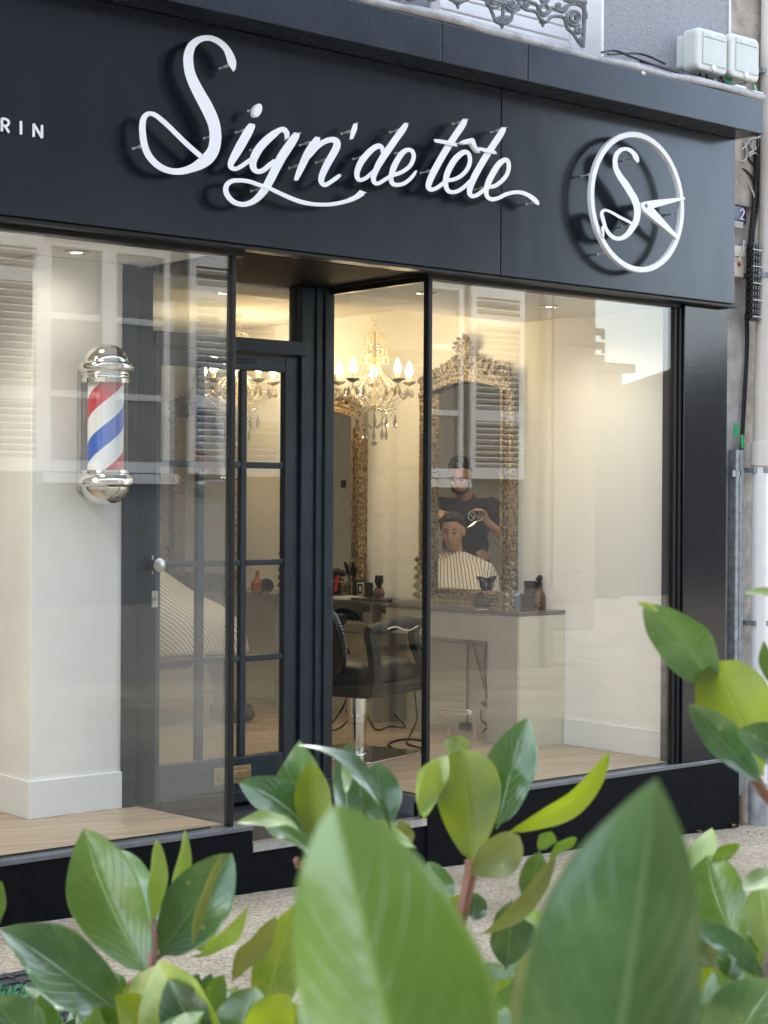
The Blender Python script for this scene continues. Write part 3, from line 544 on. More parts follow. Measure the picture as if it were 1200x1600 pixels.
# ------------------------------------------------------------------ barber pole on the pale pillar
ya=yb-.135; pa=oy(165,660,ya); sd=float((pa-CAM)@_F)/FPX
zv=lambda v: float(oy(165,v,ya)[2])
BP=thing('barber_pole','chrome capped red white and blue striped barber pole on the pale pillar','barber pole',(pa[0],ya,zv(785)))
C0=(pa[0],ya,0)
MB().rbox(pa[0]-.052,pa[0]+.052,yb-.03,yb-.0005,zv(770),zv(572),.012).build('wall_bracket',M('pole bracket steel',(.42,.42,.42),.35,.6,.1,20),BP,bevel=.003)
for a_,b_ in((768,742),(596,574)): MB().box(pa[0]-.035,pa[0]+.035,ya+.02,yb-.028,zv(a_),zv(b_)).build('bracket_arm',m_chrome,BP,bevel=.004)
zt_,zb_=zv(598),zv(736); k=MB(); nn=64; pitch=140*sd; k.lathe([(.0705,zb_),(.0705,zt_)],C0,nn,None,0,2*PI-1e-4)
z0=zv(649); th0=R(139.9); ph=.12-(z0/pitch-th0/(2*PI)); uv=[]
for z in(zb_,zt_):
    for q in range(nn+1): uv.append((z/pitch-q/nn+ph,z))
k.uv=uv; k.build('striped_cylinder',m_redblue,BP,smooth=True)
MB().lathe([(.088,zb_-.002),(.088,zt_+.002)],C0,40).build('glass_tube',m_tubeglass,BP,smooth=True)
q=sd
k=MB(); k.lathe([(.070,zv(600)),(.093,zv(599)),(.095,zv(592)),(.091,zv(590)),(.091,zv(588)),(.096,zv(586)),(.092,zv(583)),(.098,zv(582)),(.108,zv(579)),(.111,zv(574)),(.108,zv(570)),(.097,zv(567.5)),(.094,zv(566)),(.060,zv(565.5))],C0,40)
k.build('top_collar',m_chrome,BP,smooth='auto')
k=MB(); H=zv(537)-zv(567); k.lathe([(.092*math.cos(t),zv(567)+H*math.sin(t)) for t in[PI/2*i/12*.985 for i in range(13)]],C0,40); k.build('top_dome',m_chrome,BP,smooth=True)
k=MB(); k.lathe([(.070,zv(734)),(.093,zv(735)),(.095,zv(739)),(.091,zv(741)),(.097,zv(744)),(.108,zv(748)),(.111,zv(752)),(.109,zv(757)),(.1,zv(760)),(.094,zv(761)),(.06,zv(761.5))],C0,40); k.build('bottom_collar',m_chrome,BP,smooth='auto')
k=MB(); H=zv(760)-zv(789); k.lathe([(.094*math.cos(t),zv(760)-H*math.sin(t)) for t in[PI/2*i/12*.985 for i in range(13)]],C0,40); k.build('bottom_dome',m_chrome,BP,smooth=True)
# ------------------------------------------------------------------ neighbour wall and its services
NW=.05
NB=thing('neighbour_house','weathered grey rendered house wall behind the drainpipe and cables','house',(8.6,NW,gz(8.6)))
xj=float(oy(1139,90,0)[0])
k=MB(); xr=float(oy(1164,900,NW)[0]); k.box(XP+.002,xr,NW,.5,-.4,3.0); k.build('wall',m_stone,NB)
k=MB(); k.box(xr+.001,11.5,NW+.012,6,-.5,3.0); k.box(xj,11.5,.02,6,3.0,7.5); k.build('rough_wall',m_beige,NB)
MB().box(xj-.006,xj+.004,-.008,.02,3.5,7.2).build('joint_strip',m_pvcw,NB)
DP=thing('drainpipe','cream drainpipe with a white painted lower half beside the grey rendered wall','drainpipe',oy(1187,1280,-.04))
yp=-.03; pt=lambda u,v: oy(u,v,yp)
MB().tube([pt(1204,-60),pt(1203,20),pt(1200,300),pt(1191,640),pt(1190,694)],.045,20).build('upper_pipe',m_pvc,DP,smooth='auto')
MB().tube([pt(1190,690),pt(1190,693),pt(1189,728),pt(1189,730)],[.052,.056,.056,.048],20).build('collar',m_pvc,DP,smooth='auto')
MB().tube([pt(1188,726),pt(1187,900),pt(1186,1238)],.042,20).build('lower_pipe',m_pvcw,DP,smooth='auto')
MB().tube([pt(1186,1222),pt(1186,1226),pt(1186,1275),pt(1186,1300)],[.05,.054,.054,.05],20).build('cast_shoe',M('grey cast iron',(.36,.38,.40),.55,.2,.25,18,.15,60),DP,smooth='auto')
for v,r_ in((431,.05),(735,.049),(973,.046),(113,.05)):
    u=1190-(v-800)*-.0 if v>700 else 1190+(690-v)*.024; a=pt(u,v-4); b=pt(u,v+4); k=MB(); k.tube([a,b],r_,20); p=pt(u,v); k.box(p[0]-.075,p[0]-.04,p[1]-.012,p[1]+.1,p[2]-.012,p[2]+.012); k.build('pipe_clamp',m_galv,DP,smooth='auto')
CT=thing('cable_conduit','grey galvanised cable trunking strapped to the wall beside the drainpipe','conduit',oy(1156,1245,NW))
a=oy(1149.5,800,.0); b=oy(1162.5,800,.0); z1=oy(1156,703,.0)[2]; z0=oy(1156,1243,.0)[2]
k=MB(); k.rbox(a[0],b[0],0.0,NW-.001,z0,z1,.004,'z'); k.box((a[0]+b[0])/2-.006,(a[0]+b[0])/2+.006,-.004,.0,z0,z1); k.build('trunking',m_galv,CT,bevel=.002)
for v in(740,1070):
    z=oy(1156,v,0)[2]; k=MB(); k.box(a[0]-.03,b[0]+.002,-.004,-.001,z-.016,z+.016); k.box(a[0]-.035,a[0]-.002,NW-.006,NW-.0005,z-.016,z+.016); k.box(a[0]-.004,a[0]-.001,-.004,NW-.001,z-.016,z+.016); k.tube([(a[0]-.022,NW-.005,z),(a[0]-.022,NW-.014,z)],.008,8); k.build('strap',m_galv,CT)
k=MB(); k.tube([oy(1157,1238,.02),oy(1157,1300,.02)],.014,12); k.build('stub_pipe',M('brown pipe',(.30,.20,.12),.6,0,.2,20),CT,smooth='auto')
# ribbed sleeve of cables
CS=thing('cable_sleeve','thick black ribbed sleeve holding the cable bundle beside the drainpipe','cable sleeve',oy(1170,500,.0))
k=MB(); v=386
while v<502:
    p=oy(1171-(v-386)*.02,v,-.005); w=.034; h=.0135
    k.rbox(p[0]-w,p[0]+w,-.045,-.012,p[2]-h,p[2]+h,.006); k.box(p[0]-w-.004,p[0]+w+.004,-.05,-.010,p[2]-h-.005,p[2]-h-.002)
    for j in(-1,0,1): k.box(p[0]+j*.02-.006,p[0]+j*.02+.006,-.052,-.044,p[2]-h+.004,p[2]+h-.004)
    v+=9.2
k.build('segments',m_plastic,CS,bevel=.002,seg=1)
for i in range(5): MB().box(oy(1171,392+i*26,0)[0]-.036,oy(1171,392+i*26,0)[0]+.036,-.053,-.04,oy(1171,392+i*26,0)[2]-.002,oy(1171,392+i*26,0)[2]+.001).build('cable_tie',m_whitep,CS)
def cable(name,label,paths,mat,r=.006,cat='cable',group=None):
    k=MB()
    for P in paths: k.tube(catmull(P,6),r,6)
    o=k.build(name,mat,None,smooth='auto'); 
    return tag(o,label,cat,group)
cable('black_cable','bundle of black cables dropping from under the cornice to the ribbed sleeve',[[oy(1183,212,.0),oy(1182,260,.0),oy(1180,300,.0),oy(1176,340,-.005),oy(1172,390,-.01)],[oy(1186,215,.0),oy(1185,270,.0),oy(1184,320,.0),oy(1178,360,-.005),oy(1176,392,-.01)],[oy(1180,240,.01),oy(1181,290,.0),oy(1174,345,.0),oy(1168,395,.0)],[oy(1160,222,.03),oy(1170,250,.02),oy(1180,256,.01)],[oy(1152,262,.03),oy(1166,268,.02),oy(1178,282,.01),oy(1183,300,.0)],[oy(1177,300,.01),oy(1178,340,.0),oy(1174,380,.0)]],m_cable,.0075)
cable('black_cable','two thin black cables from the ribbed sleeve down to the grey trunking',[[oy(1165,490,.02),oy(1166,540,.03),oy(1163,600,.03),oy(1160,650,.03),oy(1157,706,.02)],[oy(1169,490,.02),oy(1169,540,.03),oy(1166,600,.03),oy(1163,655,.03),oy(1160,706,.02)]],m_cable,.0065)
cable('white_cable','tangle of cream wires looping below the end of the cornice',[[oy(1156,235,.02),oy(1165,228,.01),oy(1172,218,.0),oy(1188,214,-.02)],[oy(1156,252,.02),oy(1164,250,.01),oy(1167,238,.01),oy(1163,222,.01)],[oy(1170,220,.01),oy(1176,232,.0),oy(1176,216,.0)],[oy(1170,240,.0),oy(1178,234,.0),oy(1185,226,.0),oy(1184,214,.0)],[oy(1170,244,.0),oy(1178,239,.0),oy(1186,243,.0)],[oy(1180,216,.0),oy(1180,228,.0),oy(1183,236,.0)],[oy(1156,272,.03),oy(1168,285,.02),oy(1178,305,.0),oy(1178,325,.0)],[oy(1164,262,.03),oy(1167,245,.02),oy(1172,238,.01)]],m_wcable,.0045)
# number plate
NP=thing('house_number_plate','blue enamel house number plate reading 2 beside the ribbed cable sleeve','number plate',oy(1160,348,NW))
a=oy(1146,322,.03); b=oy(1166,348,.03); k=MB(); k.rbox(a[0],b[0],.03,NW-.001,oy(1160,350,.03)[2],oy(1160,322,.03)[2],.004); k.build('frame',M('dark frame',(.08,.075,.07),.6,0,.2,20),NP)
MB().rbox(a[0]+.006,b[0]-.008,.024,.0299,oy(1160,345,.03)[2],oy(1160,324,.03)[2],.003).build('enamel_plate',m_blue,NP)
k=MB(); ribbon(k,[(1157,331,1.6),(1158.2,327.5,1.8),(1161,327,2),(1162.8,331,2.2),(1161,336,2),(1157.5,342,1.6)],.0225,.001,5,.0002); ribbon(k,[(1157,342,1.8),(1160,342.3,2),(1163.5,343.5,1.6)],.0222,.001,4,.0002); k.build('digit',m_white,NP)
a=oy(1146,346,.0); b=oy(1165,357,.0); MB().box(a[0],b[0],.012,.029,oy(1160,357,.01)[2],oy(1160,346,.01)[2]).build('lamp_shield',M('grey shield',(.42,.41,.38),.5,0,.1,20),NP,bevel=.003)
BX=thing('alarm_box','small cream call box with a round red button beside the fascia end','call box',oy(1160,433,NW))
a=oy(1146,390,.0); b=oy(1164,390,.0); z1=oy(1158,385,0)[2]; z0=oy(1158,433,0)[2]; zm=oy(1158,402,0)[2]
k=MB(); k.rbox(a[0],b[0]-.008,.0,NW-.001,z0,zm,.006); k.rbox(a[0],b[0]+.004,-.006,NW-.001,zm+.001,z1,.006); k.build('case',M('cream plastic',(.62,.57,.46),.45,0,.06,20),BX,bevel=.002)
p=oy(1155.5,413,-.004); MB().ball(p,.012,12,1,.5,1).build('button',M('red button',(.35,.03,.04),.35,0,.1,10),BX,smooth=True)
cable('white_cable','cream wire curling out of the call box',[[oy(1164,380,.0),oy(1162,376,.0),oy(1161,390,-.01),oy(1157,400,-.01),oy(1153,408,-.01)]],m_wcable,.004)
# telecom boxes
def tbox(u0,u1,v0,v1,label):
    f=-.135; a=oy(u0,80,f); b=oy(u1,80,f); um=(u0+u1)/2; zt=oy(um,v0,f)[2]; zb=oy(um,v1,f)[2]
    t=thing('telecom_box',label,'junction box',((a[0]+b[0])/2,0,zb),'telecom boxes above the cornice')
    MB().rbox(a[0]+.012,b[0]-.01,-.045,-.0005,zb+.02,zt-.02,.02).build('back_box',m_box,t,bevel=.003)
    MB().rbox(a[0],b[0],f,-.046,zb,zt,.032,'y',6).build('lid',m_box,t,bevel=.012,seg=3)
    k=MB(); w=b[0]-a[0]; h=zt-zb
    k.box(a[0]+.2*w,b[0]-.05*w,f-.004,f-.0005,zb+.16*h,zt-.22*h); k.box(a[0]+.2*w,b[0]-.05*w,f-.004,f-.0005,zt-.205*h,zt-.09*h); k.build('cover_panel',M('box panel',(.56,.60,.57),.45,0,.05,9),t,bevel=.002)
    k=MB(); k.tube([((a[0]+b[0])/2+.01,f-.006,zb+.11*h),((a[0]+b[0])/2+.01,f,zb+.11*h)],.016,12); k.build('screw_cap',m_whitep,t); k=MB(); k.box((a[0]+b[0])/2-.03,(a[0]+b[0])/2+.012,f-.006,f-.004,zt-.17*h,zt-.125*h); k.build('latch',m_whitep,t)
    return t
tbox(1088,1137,47,113,'pale telecom box with a thick back plate on the smooth edged grey roughcast')
tbox(1140,1187,56,124,'pale telecom box on the stained old render, touching the drainpipe side')
for i,(u,v,w,h,a,lab) in enumerate(((1138,128,12,15,.35,'green cable tag hanging between the two telecom boxes'),(1107,128,7,9,.1,'tiny green cable tag on the far left under the telecom boxes'),(1181,141,8,17,-.5,'green cable tag under the right telecom box close to the drainpipe'),(1150,672,9,20,.1,'green cable tag higher on the thin cables above the trunking'),(1160,690,8,20,-.12,'green cable tag lower on the thin cables just above the trunking'))):
    p=oy(u,v,-.10 if v<300 else .0); s_=.0033; k=MB(); mm=Matrix.Translation(p)@Matrix.Rotation(a,4,'Y')@Matrix.Rotation(.3*(i%3-1),4,'Z'); k.rbox(-w*s_/2,w*s_/2,-.002,.002,-h*s_/2,h*s_/2,.003,'y',3,mm); tag(k.build('cable_tag',m_green,None),lab,'cable tag','green cable tags')
p=oy(1116,127,-.1); k=MB(); k.ball(p,.013,10,1,1,1.2); tag(k.build('cable_plug',m_bluep,None,smooth=True),'small blue cable plug among wires under the telecom boxes','plug')
cable('black_cable','black wires hanging below the telecom boxes along the cornice roll',[[oy(940,82,-.2),oy(960,79,-.15),oy(985,88,-.2),oy(1030,104,-.21),oy(1080,120,-.21),oy(1120,133,-.2)],[oy(1000,96,-.2),oy(1050,108,-.2),oy(1090,122,-.2),oy(1120,136,-.2),oy(1160,128,-.15)],[oy(1093,112,-.08),oy(1096,126,-.12),oy(1104,132,-.2)],[oy(1102,114,-.08),oy(1108,126,-.12),oy(1122,136,-.18),oy(1140,137,-.18),oy(1165,130,-.1)],[oy(1125,118,-.08),oy(1132,130,-.1),oy(1150,136,-.12)],[oy(1085,116,-.1),oy(1078,124,-.15),oy(1062,126,-.2),oy(1030,112,-.2)],[oy(950,85,-.2),oy(1000,84,-.12),oy(1040,100,-.2)]],m_cable,.0055)
for u,v,l in((1154,139,'white cable clip lying on the cornice roll under the right telecom box'),(1181,148,'white cable clip on the cornice roll end near the drainpipe')):
    p=oy(u,v,-.2); k=MB(); k.rbox(p[0]-.045,p[0]+.04,p[1]-.02,p[1]+.02,p[2]-.014,p[2]+.014,.012); tag(k.build('cable_clip',m_whitep,None,bevel=.006),l,'cable clip','white cable clips')
p=oy(1004,115,-.255); k=MB(); k.ball(p,.014,10,1,1,.7); tag(k.build('cable_clip',m_whitep,None,smooth=True),'small white blob of sealant on the cornice roll','sealant')
p=oy(1144,722,NW-.01); k=MB(); k.prism([(p[0]-.012,p[1]-.01,p[2]-.035),(p[0]+.018,p[1]-.01,p[2]-.035),(p[0]+.018,p[1]-.01,p[2]+.015),(p[0]+.009,p[1]-.01,p[2]+.035),(p[0]-.004,p[1]-.01,p[2]+.035),(p[0]-.012,p[1]-.01,p[2]+.015)],(0,.018,0)); tag(k.build('wall_anchor',m_plastic,None,bevel=.003),'black plastic wall anchor beside the grey trunking','wall anchor')
# drain grate in the pavement at lower left
p=oz(10,1540,gz(2.4)); k=MB(); zg=gz(p[0])+.012; 
DG=thing('drain_cover','dark cast iron drain cover set in the pavement with green moss','drain cover',(p[0],p[1],zg))
a=oz(48,1524,zg); cxx,cyy=a[0]-.33,a[1]-.30
k.box(cxx-.33,cxx+.33,cyy-.33,cyy+.33,zg-.02,zg+.012)
for i in range(9):
    for j in range(9): x=cxx-.28+i*.07; y=cyy-.28+j*.07; k.box(x-.024,x+.024,y-.008,y+.008,zg+.012,zg+.018); k.box(x-.008+.035,x+.008+.035,y-.024,y+.024,zg+.012,zg+.018)
k.build('grate',M('cast iron grate',(.05,.052,.055),.5,.3,.3,30,.2,60),DG)
k=MB(); rnd=random.Random(3)
for i in range(160):
    q=oz(rnd.uniform(-10,48),rnd.uniform(1540,1562),zg+.02); a=rnd.uniform(0,6); L_=.012; k.add([(q[0],q[1],zg+.018),(q[0]+L_*math.cos(a),q[1]+L_*math.sin(a),zg+.03),(q[0]-L_*.4*math.sin(a),q[1]+L_*.4*math.cos(a),zg+.022)],[(0,1,2)])
tag(k.build('moss',M('green moss',(.08,.35,.15),.8,0,.3,30),None),'green moss growing on the drain cover','moss',None,'stuff')
# ------------------------------------------------------------------ console along the side wall
XC=float(oy(813,957,.767)[0]); YC=.767; TZ=.945
CN=thing('styling_console','long olive lacquered styling console along the right wall','console',(XW-.16,YC,FZ))
MB().box(XC,XW-.002,YC,YC+.02,FZ,TZ-.022).build('end_panel',m_cons,CN,bevel=.002)
MB().box(XC,XW-.002,YC+.021,YC+.24,FZ,TZ-.022).build('pedestal',m_consdark,CN,bevel=.002)
MB().box(XC-.006,XW-.002,YC-.004,4.9,TZ-.020,TZ).build('top',M('smoked glass top',(.10,.10,.09),.12,0,.1,6,spec=.8),CN,bevel=.002)
k=MB(); y=YC+.242
while y<1.6: k.box(XC+.004,XC+.02,y,y+.82,TZ-.165,TZ-.022); y+=.823
k.build('drawer_front',m_consdark,CN,bevel=.002)
k=MB(); k.box(XC+.05,XW-.002,2.0,2.02,FZ,TZ-.022); k.box(XC+.05,XW-.002,2.9,2.92,FZ,TZ-.022); k.box(XC+.05,XW-.002,2.02,2.9,.80,.82); k.build('shelf',m_consdark,CN,bevel=.002)
MB().box(XW-.02,XW-.001,YC+.25,4.9,FZ,.72).build('back_panel',m_cons,CN)
FR=thing('footrest','bent chrome footrest bar fixed under the console','footrest',oz(715,1165,FZ))
pts=[oz(735,1168,FZ+.01),oz(735,1168,FZ+.01)+np.array([-.02,.0,.1]),oz(732,1165,FZ+.01)+np.array([-.06,.03,.15])]
a=ox(742,1160,XC-.02); b=ox(742,1130,XC-.10); c_=ox(735,1113,XC-.17); d_=ox(690,1110,XC-.17); e_=ox(702,1150,XC-.02); f_=ox(700,1125,XC-.10)
k=MB(); k.tube(catmull([(a[0],a[1],FZ+.005),a,b,c_],6),.007,8); k.build('leg',m_chrome,FR,smooth='auto'); k=MB(); k.tube(catmull([(e_[0],e_[1],FZ+.005),e_,f_,ox(692,1111,XC-.17)],6),.007,8); k.build('leg',m_chrome,FR,smooth='auto'); k=MB(); k.tube([c_,d_],.014,12); k.build('bar',m_chrome,FR,smooth='auto')
# ------------------------------------------------------------------ gilt mirrors
def mirror(y0,y1,z0,z1,crest,label,mat,full=True):
    t=thing('gilt_mirror',label,'mirror',(XW-.03,(y0+y1)/2,z0),'ornate gilt mirrors on the console wall')
    fw=.075; xf=XW-.055
    ym=(y0+y1)/2; hw=(y1-y0)/2; gy=[ym+(hw-fw+.012)*q for q in np.linspace(1,-1,15)]; MB().prism([(XW-.022,y0+fw-.012,z0+fw-.012),(XW-.022,y1-fw+.012,z0+fw-.012)]+[(XW-.022,y,z1-.012+.075*(1-abs((y-ym)/hw)**1.6)) for y in gy],(.01,0,0)).build('mirror_glass',m_mirror,t)
    k=MB(); rnd=random.Random(int(y0*100))
    def bar(ya,za,yb_,zb_,w):
        # stepped moulding with relief beads between two points in the wall plane
        L_=math.hypot(yb_-ya,zb_-za); ang=math.atan2(zb_-za,yb_-ya); mm=Matrix.Translation((0,ya,za))@Matrix.Rotation(ang,4,'X')
        def lb(x0,x1,a0,a1): k.box(x0,x1,0,L_,a0,a1,mm)
        lb(XW-.05,XW-.002,-w/2,w/2); lb(XW-.066,XW-.05,-w/2,-w/2+.016); lb(XW-.062,XW-.05,w/2-.014,w/2)
        n_=int(L_/.014)
        for i in range(n_): k.ball(mm@Vector((XW-.052,(i+.5)*L_/n_,w/2-.024)),.0055,6)
        n_=int(L_/.05)
        for i in range(n_):
            yy=(i+.5)*L_/n_; sg=1 if i%2 else -1
            P=spiral((XW-.054,yy,-.006),.019,.004,0,PI*2.6*sg,(0,1,0),(0,0,1),14); k.tube([mm@Vector(p) for p in P],[.006*(1-.5*j/14) for j in range(15)],5)
            k.ball(mm@Vector((XW-.055,yy+L_/n_*.5,-.006)),.008,6,1,1.6,.9)
    w=fw
    bar(y0+w/2,z0,y0+w/2,z1,w); bar(y1-w/2,z1,y1-w/2,z0,w); bar(y1-w,z0+w/2,y0+w,z0+w/2,w)
    k.build('frame',mat,t,smooth='auto')
    # cresting: arched moulding, scrolls, central shell and plume
    k=MB(); ym=(y0+y1)/2; hw=(y1-y0)/2
    arch=lambda s: z1-.01+.075*(1-abs(s)**1.6)   # underside
    A=[(XW-.055,ym+s*hw,arch(s)) for s in np.linspace(-1,1,25)]; k.tube(A,.017,8); k.tube([(p[0]+.01,p[1],p[2]+.03) for p in A],.02,8); 
    k.tube([(p[0]-.01,p[1],p[2]-.012) for p in A],.007,6)
    k.prism([(XW-.045,p[1],p[2]-.005) for p in A]+[(XW-.045,p[1],p[2]+.05+.06*crest*(1-abs(p[1]-ym)/hw)) for p in A[::-1]],(.04,0,0))
    for s in np.linspace(-.92,.92,15):
        zz=arch(s)+.055+.03*(1-abs(s)); yy=ym+s*hw; sg=1 if s>0 else -1; r_=.03+.02*(1-abs(s))
        P=spiral((XW-.05,yy,zz),r_,.006,PI/2,PI/2+sg*PI*2.7,(0,1,0),(0,0,1),18); k.tube(P,[.013*(1-.55*j/18) for j in range(19)],6)
        for q in range(4): k.ball((XW-.055-.01*rnd.random(),yy+rnd.uniform(-.025,.025),zz+rnd.uniform(-.03,.05)),rnd.uniform(.009,.017),6,1,1.5,.9,Matrix.Rotation(rnd.uniform(0,3),4,'X'))
    zc=arch(0)+.085*crest
    for i in range(11):   # shell
        a=PI*(i+.5)/11; L_=.10*crest
        k.tube([(XW-.06,ym+.02*math.cos(a),zc+.02*math.sin(a)),(XW-.075,ym+L_*.6*math.cos(a),zc+L_*.6*math.sin(a)),(XW-.055,ym+L_*math.cos(a),zc+L_*math.sin(a))],[.004,.010,.009],6)
    for sg in(-1,1):
        for i in range(4):
            P=spiral((XW-.05,ym+sg*(.06+.075*i)*crest,zc-.02-.018*i*crest+.03),.05*crest*(1-.13*i),.008,PI*.1,PI*.1+sg*PI*2.5,(0,1,0),(0,0,1),18); k.tube(P,[.016*(1-.6*j/18) for j in range(19)],6)
    for i in range(7):    # plume of acanthus leaves
        a=PI/2+(i-3)*.22; L_=(.20-.022*abs(i-3))*crest; b0=np.array([XW-.05,ym,zc+.05*crest])
        P=[b0,b0+np.array([-.018,L_*.5*math.cos(a),L_*.55*math.sin(a)]),b0+np.array([-.012,L_*.85*math.cos(a)*1.2,L_*.9*math.sin(a)]),b0+np.array([-.03,L_*1.05*math.cos(a)*1.9+.012*(i-3),L_*math.sin(a)])]
        k.tube(catmull(P,4),[.004+.013*math.sin(PI*min(1,j/12)) for j in range(13)],6)
    for sg in(-1,1):      # corner palmettes
        c=(XW-.05,ym+sg*(hw-.03),z1+.035)
        for i in range(5):
            a=PI/2+(i-2)*.4; k.tube([c,(c[0]-.02,c[1]+.035*math.cos(a),c[2]+.04*math.sin(a)),(c[0]-.006,c[1]+.06*math.cos(a),c[2]+.065*math.sin(a))],[.006,.011,.003],6)
        for i in range(4):
            P=spiral((XW-.055,c[1]+sg*.012,z1-.04-.055*i),.032,.005,PI/2*sg,PI/2*sg+sg*PI*2.5,(0,1,0),(0,0,1),14); k.tube(P,[.011*(1-.5*j/14) for j in range(15)],6)
        for i in range(5):
            P=spiral((XW-.055,ym+sg*(hw+.005),z0+.02+.05*i),.034-.003*i,.005,0,sg*PI*2.5,(0,1,0),(0,0,1),14); k.tube(P,[.012*(1-.5*j/14) for j in range(15)],6)
    k.build('crest_moulding',m_silvergilt if crest>.71 else mat,t,smooth='auto'); return t
ym0,ym1=float(ox(799,900,XW-.05)[1]),float(ox(656,900,XW-.05)[1]); 
mz0=TZ+.002; mz1=float(ox(785,606,XW-.05)[2])
mirror(ym0,ym1,mz0,mz1,.72,'tall gilt mirror with silvery shell crest reflecting the barber and client',m_gold)
y2=float(ox(564,800,XW-.05)[1]); mirror(y2,y2+ym1-ym0+.02,mz0,float(ox(556,650,XW-.05)[2]),.7,'gilt mirror behind the chandelier, partly hidden by the door post',m_gold)
y3=y2+ym1-ym0+.55; mirror(y3,y3+.75,mz0,mz1-.05,.7,'gilt mirror at the far end, seen through the panes of the door',m_gold)
